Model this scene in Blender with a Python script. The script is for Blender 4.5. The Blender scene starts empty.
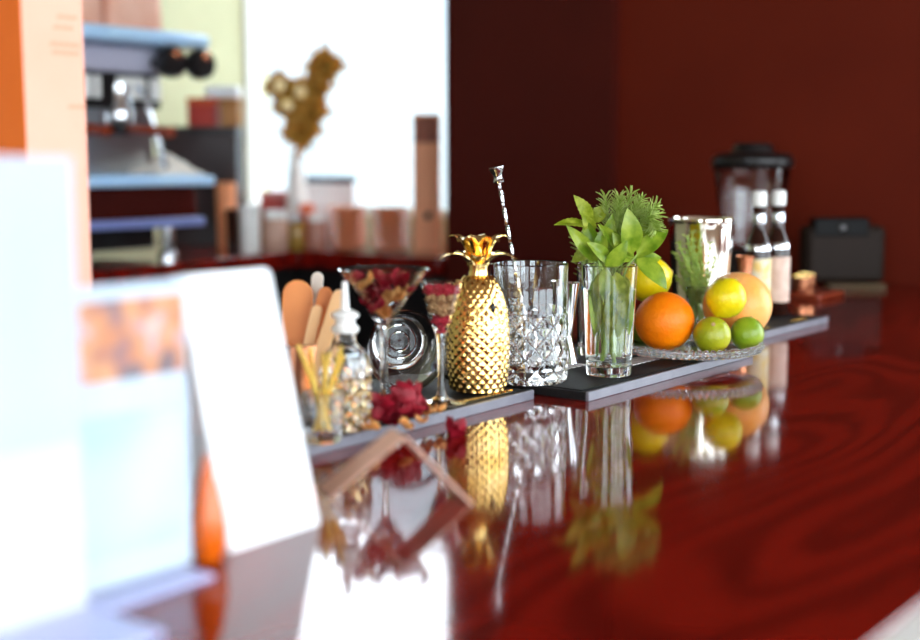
import bpy, bmesh, math, random
from mathutils import Vector, Matrix
random.seed(7)
C = bpy.context.scene.collection
PI = math.pi

# ------------------------------------------------------------------ camera, sky, light, exposure
ZC = 1.10                    # height of the bar top
CAM_H = 0.256                # camera above the bar top
FPX = 1278.0                 # focal length in pixels at 920 wide
PITCH = math.radians(7.13)
AZ = math.radians(38.0)      # viewing direction, measured from the bar's long axis (+X)

cam_d = bpy.data.cameras.new('camera')
cam = bpy.data.objects.new('camera', cam_d)
C.objects.link(cam)
cam.location = (0, 0, ZC + CAM_H)
cam.rotation_euler = (PI / 2 - PITCH, 0, AZ - PI / 2)
cam_d.sensor_width = 36.0
cam_d.lens = FPX * 36.0 / 920.0
cam_d.clip_start = 0.02
cam_d.dof.use_dof = True
cam_d.dof.focus_distance = 1.48
cam_d.dof.aperture_fstop = 2.3
bpy.context.scene.camera = cam

world = bpy.data.worlds.new('daylight')
bpy.context.scene.world = world
world.use_nodes = True
bgn = world.node_tree.nodes['Background']
bgn.inputs['Color'].default_value = (0.81, 0.92, 1.0, 1)
bgn.inputs['Strength'].default_value = 7.0

vs = bpy.context.scene.view_settings
vs.view_transform = 'Standard'
vs.look = 'None'
vs.gamma = 1.0
vs.exposure = 0.45
cy = bpy.context.scene.cycles
cy.use_denoising = True
cy.max_bounces = 20
cy.transmission_bounces = 16
cy.glossy_bounces = 8
cy.diffuse_bounces = 4
cy.transparent_max_bounces = 16
cy.caustics_refractive = True
cy.caustics_reflective = True
cy.blur_glossy = 0.6
cy.sample_clamp_indirect = 12.0

def portal(name, x0, x1, y0, y1, z0, z1, rot):
    l = bpy.data.lights.new(name, 'AREA')
    l.shape = 'RECTANGLE'
    l.cycles.is_portal = True
    o = bpy.data.objects.new(name, l)
    C.objects.link(o)
    o.location = ((x0 + x1) / 2, (y0 + y1) / 2, (z0 + z1) / 2)
    o.rotation_euler = rot
    l.size = max(abs(x1 - x0), abs(y1 - y0))
    l.size_y = abs(z1 - z0)
    return o

FW = dict(y=-2.1, z0=0.95, z1=2.55, xs=[(-1.5, -0.35), (-0.25, 0.9), (1.0, 2.2)])
for a, b in FW['xs']:
    portal('daylight_portal', a, b, FW['y'], FW['y'], FW['z0'], FW['z1'], (PI / 2, 0, PI))
LW = dict(ys=[(-1.6, 0.2)], z0=0.95, z1=2.55)  # unseen left window, added to brighten the sides facing the camera
RW = dict(ys=[(-1.5, 0.25)], z0=0.95, z1=2.55)
for a, b in LW['ys']:
    portal('daylight_portal', -2.5, -2.5, a, b, LW['z0'], LW['z1'], (PI / 2, 0, -PI / 2))
for a, b in RW['ys']:
    portal('daylight_portal', 2.66, 2.66, a, b, RW['z0'], RW['z1'], (PI / 2, 0, PI / 2))
portal('daylight_portal', 3.14, 3.14, 2.1, 3.44, 1.2, 2.7, (PI / 2, 0, PI / 2))

# ------------------------------------------------------------------ helpers
cosP, sinP = math.cos(PITCH), math.sin(PITCH)
FV = Vector((math.cos(AZ), math.sin(AZ), 0))
RV = Vector((math.sin(AZ), -math.cos(AZ), 0))
UP = Vector((0, 0, 1))

def ray(px, py):
    a, b = (px - 460) / FPX, (320 - py) / FPX
    return FV * (cosP + b * sinP) + UP * (b * cosP - sinP) + RV * a, cosP + b * sinP

def at(px, py, z=0.0):
    """point of the photograph on the level z above the bar top"""
    d, f = ray(px, py)
    t = (z - CAM_H) / d.z
    p = d * t
    return Vector((p.x, p.y, ZC + z))

def D(px, py, dep):
    """point of the photograph at a real distance dep"""
    d, f = ray(px, py)
    p = d * (dep / f)
    return Vector((p.x, p.y, ZC + CAM_H + p.z))

def foot(px, dep, z=0.0):
    p = D(px, 320, dep)
    return Vector((p.x, p.y, ZC + z))

def lin(c):
    if isinstance(c, str):
        c = [int(c[i:i + 2], 16) / 255 for i in (0, 2, 4)]
    return tuple(x / 12.92 if x <= 0.04045 else ((x + 0.055) / 1.055) ** 2.4 for x in c) + (1.0,)

def pm(name, col, rough=0.5, metal=0.0, col2=None, scale=8.0, bump=0.0, bscale=None, trans=0.0, ior=1.45,
       coat=0.0, sss=0.0, stretch=None, spec=0.5, detail=3.0, sharp=(0.35, 0.65), emit=0.0):
    m = bpy.data.materials.new(name)
    m.use_nodes = True
    nt = m.node_tree
    b = nt.nodes['Principled BSDF']
    b.inputs['Roughness'].default_value = rough
    b.inputs['Metallic'].default_value = metal
    b.inputs['Transmission Weight'].default_value = trans
    b.inputs['IOR'].default_value = ior
    b.inputs['Coat Weight'].default_value = coat
    b.inputs['Coat Roughness'].default_value = 0.05
    b.inputs['Specular IOR Level'].default_value = spec
    if sss:
        b.inputs['Subsurface Weight'].default_value = sss
        b.inputs['Subsurface Radius'].default_value = (0.01, 0.006, 0.003)
        b.inputs['Subsurface Scale'].default_value = 0.5
    tc = nt.nodes.new('ShaderNodeTexCoord')
    mp = nt.nodes.new('ShaderNodeMapping')
    nt.links.new(tc.outputs['Object'], mp.inputs['Vector'])
    if stretch:
        mp.inputs['Scale'].default_value = stretch
    if col2 is not None:
        nz = nt.nodes.new('ShaderNodeTexNoise')
        nz.inputs['Scale'].default_value = scale
        nz.inputs['Detail'].default_value = detail
        nt.links.new(mp.outputs[0], nz.inputs['Vector'])
        r = nt.nodes.new('ShaderNodeValToRGB')
        r.color_ramp.elements[0].position, r.color_ramp.elements[1].position = sharp
        r.color_ramp.elements[0].color = lin(col)
        r.color_ramp.elements[1].color = lin(col2)
        nt.links.new(nz.outputs['Fac'], r.inputs['Fac'])
        nt.links.new(r.outputs['Color'], b.inputs['Base Color'])
    else:
        b.inputs['Base Color'].default_value = lin(col)
    if bump:
        n2 = nt.nodes.new('ShaderNodeTexNoise')
        n2.inputs['Scale'].default_value = bscale or scale * 6
        n2.inputs['Detail'].default_value = 2.0
        nt.links.new(mp.outputs[0], n2.inputs['Vector'])
        bp = nt.nodes.new('ShaderNodeBump')
        bp.inputs['Strength'].default_value = bump
        bp.inputs['Distance'].default_value = 0.002
        nt.links.new(n2.outputs['Fac'], bp.inputs['Height'])
        nt.links.new(bp.outputs['Normal'], b.inputs['Normal'])
    return m

def translucent(name, col, col2, scale=60, rough=0.4, amount=0.4):
    m = pm(name, col, rough, col2=col2, scale=scale, bump=0.15, bscale=300)
    nt = m.node_tree
    b = nt.nodes['Principled BSDF']
    out = nt.nodes['Material Output']
    tr = nt.nodes.new('ShaderNodeBsdfTranslucent')
    mx = nt.nodes.new('ShaderNodeMixShader')
    mx.inputs[0].default_value = amount
    nt.links.new(b.inputs['Base Color'].links[0].from_socket, tr.inputs['Color'])
    nt.links.new(b.outputs[0], mx.inputs[1])
    nt.links.new(tr.outputs[0], mx.inputs[2])
    nt.links.new(mx.outputs[0], out.inputs['Surface'])
    return m

class G:
    """collects faces for ONE mesh object"""
    def __init__(self):
        self.v, self.f = [], []
    def add(self, vs_, fs):
        o = len(self.v)
        self.v += [Vector(p) for p in vs_]
        self.f += [tuple(i + o for i in f) for f in fs]
        return self
    def box(self, x0, x1, y0, y1, z0, z1, M=None):
        p = [(x, y, z) for z in (z0, z1) for y in (y0, y1) for x in (x0, x1)]
        if M is not None:
            p = [M @ Vector(q) for q in p]
        return self.add(p, [(0, 2, 3, 1), (4, 5, 7, 6), (0, 1, 5, 4), (2, 6, 7, 3), (0, 4, 6, 2), (1, 3, 7, 5)])
    def lathe(self, prof, n=48, M=None, fr=None):
        """profile [(r, z)...]; fr(theta, r, z) may change the radius"""
        o = len(self.v)
        rows = []
        for r, z in prof:
            if r < 1e-6:
                self.v.append(Vector((0, 0, z)))
                rows.append([len(self.v) - 1])
            else:
                row = []
                for i in range(n):
                    t = 2 * PI * i / n
                    rr = fr(t, r, z) if fr else r
                    self.v.append(Vector((rr * math.cos(t), rr * math.sin(t), z)))
                    row.append(len(self.v) - 1)
                rows.append(row)
        for a, b in zip(rows, rows[1:]):
            for i in range(n):
                j = (i + 1) % n
                if len(a) == 1 and len(b) == 1:
                    continue
                if len(a) == 1:
                    self.f.append((a[0], b[j], b[i]))
                elif len(b) == 1:
                    self.f.append((a[i], a[j], b[0]))
                else:
                    self.f.append((a[i], a[j], b[j], b[i]))
        if M is not None:
            for k in range(o, len(self.v)):
                self.v[k] = M @ self.v[k]
        return self
    def tube(self, pts, rad, n=10, cap=True, square=None, twist=0.0):
        pts = [Vector(p) for p in pts]
        o = len(self.v)
        m = len(pts)
        rads = rad if isinstance(rad, (list, tuple)) else [rad] * m
        prev = None
        for k, p in enumerate(pts):
            t = (pts[min(k + 1, m - 1)] - pts[max(k - 1, 0)]).normalized()
            if prev is None:
                a = Vector((0, 0, 1)) if abs(t.z) < 0.9 else Vector((1, 0, 0))
                nn = t.cross(a).normalized()
            else:
                nn = (prev - t * prev.dot(t)).normalized()
            prev = nn
            bb = t.cross(nn)
            for i in range(n):
                ang = 2 * PI * i / n + twist * k
                r = rads[k]
                if square:
                    r *= square[i % len(square)]
                self.v.append(p + nn * (r * math.cos(ang)) + bb * (r * math.sin(ang)))
        for k in range(m - 1):
            for i in range(n):
                j = (i + 1) % n
                self.f.append((o + k * n + i, o + k * n + j, o + (k + 1) * n + j, o + (k + 1) * n + i))
        if cap:
            self.f.append(tuple(o + i for i in reversed(range(n))))
            self.f.append(tuple(o + (m - 1) * n + i for i in range(n)))
        return self
    def prism(self, poly, z0, z1, M=None):
        n = len(poly)
        p = [(x, y, z0) for x, y in poly] + [(x, y, z1) for x, y in poly]
        if M is not None:
            p = [M @ Vector(q) for q in p]
        f = [tuple(reversed(range(n))), tuple(range(n, 2 * n))]
        f += [(i, (i + 1) % n, n + (i + 1) % n, n + i) for i in range(n)]
        return self.add(p, f)
    def ball(self, c, r, n=16, m=10, sq=(1, 1, 1), M=None):
        pr = [(math.sin(PI * k / m), -math.cos(PI * k / m)) for k in range(m + 1)]
        pr[0] = (0, -1); pr[-1] = (0, 1)
        T = Matrix.Translation(c) @ (M or Matrix.Identity(4)) @ Matrix.Diagonal((r * sq[0], r * sq[1], r * sq[2], 1))
        return self.lathe(pr, n, T)
    def leaf(self, base, tip, width, facing, curl=0.15, fold=0.25, nu=10, nv=6, peak=0.42, thick=0.0005, serr=0.0, wave=0.0):
        base, tip = Vector(base), Vector(tip)
        ax = tip - base
        L = ax.length
        ax.normalize()
        nrm = Vector(facing)
        nrm = (nrm - ax * nrm.dot(ax)).normalized()
        side = ax.cross(nrm)
        top, bot = [], []
        for i in range(nu + 1):
            t = i / nu
            w = width * 0.5 * (math.sin(PI * t ** (math.log(0.5) / math.log(peak)))) ** 0.8 if 0 < t < 1 else 0.0004
            if serr and i % 2:
                w *= 1 - serr
            cen = base + ax * (L * t) + nrm * (curl * L * math.sin(PI * t * 0.9))
            for j in range(nv + 1):
                s = (j / nv) * 2 - 1
                p = cen + side * (w * s) + nrm * (fold * w * abs(s) + wave * w * math.sin(t * 11 + s * 2))
                top.append(p); bot.append(p - nrm * thick)
        N = (nu + 1) * (nv + 1)
        f = []
        W = nv + 1
        for i in range(nu):
            for j in range(nv):
                a, b, c, d = i * W + j, i * W + j + 1, (i + 1) * W + j + 1, (i + 1) * W + j
                f.append((a, b, c, d)); f.append((N + d, N + c, N + b, N + a))
        for i in range(nu):
            a, d = i * W, (i + 1) * W
            f.append((a, d, N + d, N + a))
            a, d = i * W + nv, (i + 1) * W + nv
            f.append((d, a, N + a, N + d))
        return self.add(top + bot, f)

def obj(name, g, mat, parent=None, bevel=0.0, smooth=True, world=True, angle=40, segs=2, subsurf=0):
    """link the collected faces as one mesh object; coordinates are world ones unless world is False"""
    me = bpy.data.meshes.new(name)
    M = Matrix.Identity(4)
    if parent is not None and world:
        r, chain = parent, []
        while r is not None:
            chain.append(r); r = r.parent
        for r in reversed(chain):
            M = M @ Matrix.LocRotScale(r.location, r.rotation_euler, r.scale)
        M = M.inverted()
        me.from_pydata([M @ p for p in g.v], [], g.f)
    else:
        me.from_pydata(g.v, [], g.f)
    bm = bmesh.new(); bm.from_mesh(me)
    bmesh.ops.recalc_face_normals(bm, faces=bm.faces)
    bm.to_mesh(me); bm.free()
    if mat is not None:
        me.materials.append(mat)
    if smooth:
        me.shade_smooth()
        me.set_sharp_from_angle(angle=math.radians(angle))
    o = bpy.data.objects.new(name, me)
    C.objects.link(o)
    if parent is not None:
        o.parent = parent
    if bevel:
        b = o.modifiers.new('bevel', 'BEVEL')
        b.width = bevel; b.segments = segs; b.limit_method = 'ANGLE'
    if subsurf:
        s = o.modifiers.new('sub', 'SUBSURF'); s.levels = subsurf; s.render_levels = subsurf
    return o

def tag(o, label, cat, group=None):
    o['label'] = label; o['category'] = cat
    if group: o['group'] = group
    return o

def thing(name, label, cat, loc, rz=0.0, group=None):
    o = bpy.data.objects.new(name, None)
    o.empty_display_size = 0.02
    C.objects.link(o)
    o.location = loc; o.rotation_euler = (0, 0, rz)
    return tag(o, label, cat, group)

def solo(name, g, mat, origin, label, cat, group=None, **k):
    """a thing of one mesh, its origin at its base"""
    g.v = [p - Vector(origin) for p in g.v]
    o = obj(name, g, mat, None, **k)
    o.location = origin
    return tag(o, label, cat, group)

def struct(name, g, mat, **k):
    o = obj(name, g, mat, **k); o['kind'] = 'structure'
    return o

def dup(root, loc, rz=0.0, label=None, group=None):
    r = root.copy(); C.objects.link(r); r.location = loc; r.rotation_euler = (0, 0, rz)
    if label: r['label'] = label
    if group: r['group'] = group
    for ch in list(root.children):
        c = ch.copy(); C.objects.link(c); c.parent = r
        for gch in ch.children:
            d = gch.copy(); C.objects.link(d); d.parent = c
    return r

def RotTo(axis, origin):
    """matrix that takes local +Z to axis at origin"""
    q = Vector((0, 0, 1)).rotation_difference(Vector(axis).normalized())
    return Matrix.Translation(origin) @ q.to_matrix().to_4x4()

# ------------------------------------------------------------------ materials
M = {}
M['glass'] = pm('clear_glass', 'FFFFFF', 0.0, trans=1.0, ior=1.47)
M['crystal'] = pm('cut_crystal', 'FFFFFF', 0.0, trans=1.0, ior=1.54)
M['water'] = pm('water', 'FCFFF8', 0.0, trans=1.0, ior=1.33)
M['pane'] = pm('window_pane', 'FFFFFF', 0.0, trans=1.0, ior=1.05)
M['steel'] = pm('polished_steel', 'E6E6E8', 0.12, 1.0, col2='D2D4D8', scale=30)
M['brushed'] = pm('brushed_steel', 'C8CACD', 0.28, 1.0, col2='B4B6BA', scale=20, stretch=(1, 12, 12))
M['mirror'] = pm('shaker_steel', 'F2EBDD', 0.06, 1.0, col2='E8DCC4', scale=9)
M['gold'] = pm('gold_metal', 'FFDA92', 0.10, 1.0, col2='F8C870', scale=40)
M['gold_crown'] = pm('smooth_gold', 'FFE29C', 0.16, 1.0, col2='F8D07C', scale=30)
M['copper'] = pm('copper_metal', 'E79A72', 0.25, 1.0, col2='D98860', scale=20)
M['black'] = pm('black_plastic', '151314', 0.3, col2='1E1B1B', scale=20)
M['rubber'] = pm('black_rubber', '161416', 0.6, col2='1C1A1C', scale=300, spec=0.2)
M['lip'] = pm('lit_rubber_lip', '78767F', 0.4, col2='6F6D77', scale=40)  # lit sheen of the mats' front edge put into a paler grey
M['white'] = pm('white_card', 'F2F3F4', 0.6, col2='ECEEF0', scale=12)
M['sheet'] = pm('blue_white_sheet', 'B6BECB', 0.6, col2='B0B8C6', scale=12)
M['menu_sheet'] = pm('menu_paper', 'D6DCE4', 0.6, col2='D0D6E0', scale=12)
M['lilac'] = pm('lilac_sheen_acrylic', 'C4C8F0', 0.15, col2='BCC0EA', scale=8)  # lilac reflection on the card stand feet put into the colour
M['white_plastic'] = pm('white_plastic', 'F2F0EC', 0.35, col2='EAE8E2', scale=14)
M['dark_red'] = pm('dark_red_paint', '641C0A', 0.6, col2='5C1808', scale=3, bump=0.05, bscale=200, spec=0.15)
M['dark_panel'] = pm('dark_maroon_panel', '4A130B', 0.6, col2='44110A', scale=3, spec=0.15)
M['pale_wall'] = pm('pale_green_plaster', 'C8C6A0', 0.8, col2='C0BE98', scale=4, bump=0.05)
M['plaster'] = pm('warm_white_plaster', 'B9A795', 0.85, col2='B29F8C', scale=4)
M['floor'] = pm('dark_floor_boards', '3A2418', 0.5, col2='2E1B12', scale=4, stretch=(1, 8, 1))
M['ceiling'] = pm('ceiling_paint', '8A7468', 0.9, col2='84705F', scale=3)
M['terracotta'] = pm('brown_stoneware', 'F4A474', 0.45, col2='E89466', scale=15)
M['peach'] = pm('peach_card', 'F4A06E', 0.6, col2='EE9864', scale=9)
M['pink_bag'] = pm('pink_paper_bag', 'F2BFA6', 0.6, col2='E6A78C', scale=12, bump=0.4, bscale=30)
M['wood'] = pm('light_wood', 'F8CC9A', 0.55, col2='EEB880', scale=14, stretch=(1, 1, 0.12), bump=0.1)
M['wood_dark'] = pm('orange_wood', 'F09650', 0.5, col2='DE8040', scale=14, stretch=(1, 1, 0.12), bump=0.1)
M['cloth'] = pm('white_cloth', 'EFE6DA', 0.9, col2='E4D9CA', scale=40, bump=0.4, bscale=300)
M['navy'] = pm('navy_card', '1E2446', 0.5, col2='1A1F3C', scale=9)
M['basil'] = translucent('basil_leaf', '6C9018', 'AABC3C', 60, 0.28, 0.35)
M['mint'] = translucent('mint_leaf', '94A41C', 'C4CC48', 120, 0.45, 0.45)
M['rosemary'] = translucent('rosemary_needle', '9CB448', 'C6D67C', 120, 0.5, 0.35)
M['stem'] = translucent('herb_stem', '9DBE48', 'BDD46C', 60, 0.4, 0.3)
M['thyme'] = translucent('thyme_leaf', 'A2B84A', 'C8D470', 100, 0.5, 0.35)
M['petal'] = translucent('red_rose_petal', '8C0A1E', 'B0162E', 70, 0.55, 0.3)
M['petal_dry'] = translucent('dried_orange_petal', 'D98A3C', 'E8B06C', 70, 0.6, 0.3)
M['dry'] = translucent('dried_flower', 'B8842C', 'D4A448', 40, 0.7, 0.45)
M['amber'] = pm('amber_glass', 'FF7A14', 0.04, trans=0.45, ior=1.47)
M['brown_glass'] = pm('brown_bottle_glass', '3A160A', 0.05, trans=0.55, ior=1.47)

def counter_wood():
    m = bpy.data.materials.new('red_mahogany_veneer')
    m.use_nodes = True
    nt = m.node_tree; N = nt.nodes; L = nt.links
    b = N['Principled BSDF']
    tc = N.new('ShaderNodeTexCoord'); mp = N.new('ShaderNodeMapping')
    mp.inputs['Scale'].default_value = (0.8, 3.0, 1.0)
    mp.inputs['Location'].default_value = (3.1, 1.7, 0)
    L.new(tc.outputs['Object'], mp.inputs['Vector'])
    nz = N.new('ShaderNodeTexNoise'); nz.inputs['Scale'].default_value = 1.6
    nz.inputs['Detail'].default_value = 1.5; nz.inputs['Roughness'].default_value = 0.45
    L.new(mp.outputs[0], nz.inputs['Vector'])
    mu = N.new('ShaderNodeMath'); mu.operation = 'MULTIPLY'; mu.inputs[1].default_value = 90.0
    L.new(nz.outputs['Fac'], mu.inputs[0])
    sn = N.new('ShaderNodeMath'); sn.operation = 'SINE'
    L.new(mu.outputs[0], sn.inputs[0])
    m2 = N.new('ShaderNodeMapping'); m2.inputs['Scale'].default_value = (6, 160, 1)
    L.new(tc.outputs['Object'], m2.inputs['Vector'])
    n2 = N.new('ShaderNodeTexNoise'); n2.inputs['Scale'].default_value = 1.0; n2.inputs['Detail'].default_value = 3
    L.new(m2.outputs[0], n2.inputs['Vector'])
    ad = N.new('ShaderNodeMath'); ad.operation = 'MULTIPLY_ADD'; ad.inputs[1].default_value = 0.32
    L.new(sn.outputs[0], ad.inputs[0]); L.new(n2.outputs['Fac'], ad.inputs[2])
    r = N.new('ShaderNodeValToRGB')
    r.color_ramp.elements[0].position = 0.18; r.color_ramp.elements[0].color = lin('5C0D08')
    r.color_ramp.elements[1].position = 0.62; r.color_ramp.elements[1].color = lin('7C140B')
    L.new(ad.outputs[0], r.inputs['Fac']); L.new(r.outputs['Color'], b.inputs['Base Color'])
    b.inputs['Roughness'].default_value = 0.35
    b.inputs['Coat Weight'].default_value = 1.0
    b.inputs['Coat Roughness'].default_value = 0.075
    b.inputs['Specular IOR Level'].default_value = 0.0
    b.inputs['Coat IOR'].default_value = 1.55
    return m
M['bar_wood'] = counter_wood()

def mat_top():
    m = pm('studded_black_rubber', '171619', 0.55, spec=0.25)
    nt = m.node_tree; N = nt.nodes; L = nt.links
    tc = N.new('ShaderNodeTexCoord')
    v = N.new('ShaderNodeTexVoronoi'); v.inputs['Scale'].default_value = 260; v.inputs['Randomness'].default_value = 0.0
    L.new(tc.outputs['Object'], v.inputs['Vector'])
    bp = N.new('ShaderNodeBump'); bp.inputs['Strength'].default_value = 0.9; bp.inputs['Distance'].default_value = 0.002; bp.invert = True
    L.new(v.outputs['Distance'], bp.inputs['Height'])
    L.new(bp.outputs['Normal'], N['Principled BSDF'].inputs['Normal'])
    return m
M['studs'] = mat_top()

# ------------------------------------------------------------------ the setting
struct('floor', G().box(-2.6, 3.3, -2.3, 3.6, -0.1, 0.0), M['floor'])
struct('ceiling', G().box(-2.6, 3.6, -2.6, 3.6, 2.85, 2.95), M['ceiling'])
def side_wall(x0, x1, ya, yb, win):
    g = G()
    a0, b0 = win['ys'][0]
    g.box(x0, x1, ya, a0, 0, 2.85).box(x0, x1, b0, yb, 0, 2.85)
    g.box(x0, x1, a0, b0, 0, win['z0']).box(x0, x1, a0, b0, win['z1'], 2.85)
    return g
struct('wall_left', side_wall(-2.6, -2.5, -2.1, 3.47, LW), M['plaster'])
struct('wall_right', side_wall(2.66, 2.86, -2.1, 1.60, RW), M['dark_red'])
struct('wall_right_panel', G().box(2.63, 3.3, 1.60, 2.10, 0, 2.85), M['dark_panel'])
struct('wall_back', G().box(-2.5, 3.3, 3.47, 3.57, 0, 2.85), M['pale_wall'])
g = G().box(3.16, 3.3, 2.10, 3.47, 0, ZC + 0.075).box(3.16, 3.3, 2.10, 3.47, 2.75, 2.85)
struct('wall_window', g, M['pale_wall'])
w1 = thing('window_1', 'bright window beyond the back counter', 'window', (3.2, 2.75, ZC + 0.075))
del w1['label'], w1['category']; w1['kind'] = 'structure'
fr = G()
for a, b, c, d in ((2.10, 2.13, ZC + .075, 2.75), (3.455, 3.47, ZC + .075, 2.75), (2.13, 3.455, ZC + .075, ZC + .10), (2.13, 3.455, 2.72, 2.75)):
    fr.box(3.19, 3.25, a, b, c, d)
o = obj('window_frame', fr, M['white_plastic'], w1); o['kind'] = 'structure'
o = obj('window_pane', G().box(3.215, 3.221, 2.125, 3.46, ZC + .095, 2.725), M['pane'], w1); o['kind'] = 'structure'
# across the street
struct('ground', G().box(3.3, 12, -6, 14, -0.35, -0.25), pm('pale_paving', 'A8A49C', 0.8, col2='9C988F', scale=2))
struct('wall_exterior', G().box(8.0, 8.3, -2, 13, -0.3, 4.1), pm('pale_exterior_render', '82888A', 0.8, col2='747B80', scale=0.8, detail=1))
# front wall with its three big windows (behind the viewer)
y0, y1 = FW['y'] - 0.12, FW['y']
g = G().box(-2.5, 3.3, y0, y1, 0, FW['z0']).box(-2.5, 3.3, y0, y1, FW['z1'], 2.85)
edges = [-2.5] + [v for ab in FW['xs'] for v in ab] + [3.3]
for i in range(0, len(edges), 2):
    g.box(edges[i], edges[i + 1], y0, y1, FW['z0'], FW['z1'])
struct('wall_front', g, M['plaster'])

# ------------------------------------------------------------------ bar counter
bar = thing('bar_counter', 'long glossy dark red wooden bar counter in the foreground', 'bar counter', (1.3, 0.7, 0))
YE = 0.229
obj('worktop', G().prism([(-0.9, YE + .002), (2.655, YE + .002), (2.655, 1.22), (1.78, 1.22), (1.78, 0.965), (-0.9, 0.965)], ZC - 0.04, ZC), M['bar_wood'], bar, bevel=0.002)
obj('edge_trim', G().box(-0.9, 2.655, YE - 0.022, YE + 0.002, ZC - 0.05, ZC - 0.001), M['white_plastic'], bar, bevel=0.002)
o = obj('front_panel', G().box(-0.88, 2.65, YE + 0.06, YE + 0.1, 0.0, ZC - 0.04), M['peach'], bar)
obj('end_panel', G().box(-0.88, -0.84, YE + 0.1, 0.90, 0, ZC - 0.04), M['wood_dark'], bar)
obj('back_panel', G().box(-0.84, 2.6, 0.90, 0.93, 0, ZC - 0.04), M['black'], bar)

# back counter, L-shaped
bc = thing('back_counter', 'dark red L shaped back counter carrying the coffee machine', 'counter', (2.2, 3.0, 0))
yl = 2.36   # front edge at the far left
poly = [(0.9, 2.30), (2.60, 2.62), (2.62, 2.12), (3.155, 2.12), (3.155, 3.465), (0.9, 3.465)]
obj('worktop', G().prism(poly, ZC - 0.048, ZC), M['bar_wood'], bc, bevel=0.003)
poly2 = [(0.95, 2.38), (2.66, 2.70), (2.68, 2.16), (3.15, 2.16), (3.15, 3.39), (0.95, 3.39)]
obj('body', G().prism(poly2, 0, ZC - 0.048), M['black'], bc)

# ------------------------------------------------------------------ bar mats
def bar_mat(name, label, x0, x1, y0, y1, letters):
    t = thing(name, label, 'bar mat', ((x0 + x1) / 2, (y0 + y1) / 2, ZC), 0)
    obj('base', G().box(x0, x1, y0 + 0.004, y1, ZC, ZC + 0.0095), M['rubber'], t, bevel=0.001)
    obj('studded_top', G().box(x0 + 0.006, x1 - 0.006, y0 + 0.012, y1 - 0.006, ZC + 0.0095, ZC + 0.0105), M['studs'], t)
    obj('front_lip', G().box(x0, x1, y0, y0 + 0.004, ZC, ZC + 0.0105), M['lip'], t, bevel=0.0008)
    for a, b in letters:
        lg = G(); x = a; k = 0
        while x < b:
            h = 0.004 + 0.004 * abs(math.sin(k * 1.7))
            lg.tube([(x, y0 + 0.014, ZC + 0.0106), (x + 0.003, y0 + 0.014 + h, ZC + 0.0108), (x + 0.0055, y0 + 0.015, ZC + 0.0106)], 0.0011, 6)
            x += 0.0055; k += 1
        o = obj('gold_script', lg, M['gold_crown'], t); o['label'] = 'gold script'
    return t
bar_mat('bar_mat', 'black bar mat with gold script under the gold pineapple and stemmed glasses', 0.55, 1.118, 0.772, 0.955, [(0.80, 0.875), (1.005, 1.095)])
bar_mat('bar_mat', 'black studded bar mat with lit grey front under the mixing glass and fruit dish', 1.142, 1.545, 0.718, 0.93, [])
bar_mat('bar_mat', 'black bar mat under the two brown bottles, farthest from the viewer', 1.60, 1.945, 0.778, 0.95, [(1.70, 1.76), (1.84, 1.89)])
ZM = 0.0106   # top of a mat above the bar

# ------------------------------------------------------------------ glass profiles
def cup_profile(rb, rt, h, wall, base, lip=0.0008):
    """closed profile of a plain tumbler, outside then inside"""
    return [(0, 0.0015), (rb * 0.6, 0.0012), (rb - 0.003, 0.0), (rb - 0.0008, 0.0008), (rb, 0.003)] + \
           [(rb + (rt - rb) * k / 8, 0.003 + (h - lip - 0.003) * k / 8) for k in range(1, 9)] + \
           [(rt - wall * 0.5, h), (rt - wall, h - lip)] + \
           [(rt - wall + (rb - rt) * k / 8, h - lip - (h - lip - base - 0.004) * k / 8) for k in range(1, 9)] + \
           [(rb - wall - 0.003, base + 0.0005), (rb * 0.5, base), (0, base)]

# highball
hb = foot(609.5, 1.455, ZM)
t = thing('highball_glass', 'clear straight highball glass filled with water and fresh herbs', 'glass', hb)
HB_H = 0.127
obj('tumbler', G().lathe(cup_profile(0.0258, 0.0312, HB_H, 0.0016, 0.011), 64), M['glass'], t, world=False)
wt = 0.100
rw = lambda z: 0.0258 + (0.0312 - 0.0258) * (z / HB_H) - 0.00155
obj('water', G().lathe([(0, 0.0109), (rw(0.011) - .003, 0.0109), (rw(0.016), 0.016), (rw(wt), wt), (0, wt)], 64), M['water'], t, world=False)

# second herb glass
h2 = foot(596, 1.61, ZM)
t = thing('tumbler_glass', 'clear glass holding banded green stems behind the highball of herbs', 'glass', h2)
obj('tumbler', G().lathe(cup_profile(0.0235, 0.026, 0.142, 0.0016, 0.010), 48), M['glass'], t, world=False)

# thyme shot glass
h3 = foot(698, 1.74, 0.0)
t = thing('shot_glass', 'small tall shot glass holding sprigs of thyme before the steel shaker', 'glass', h3)
obj('tumbler', G().lathe(cup_profile(0.0150, 0.0170, 0.085, 0.0014, 0.008), 48), M['glass'], t, world=False)

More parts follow.
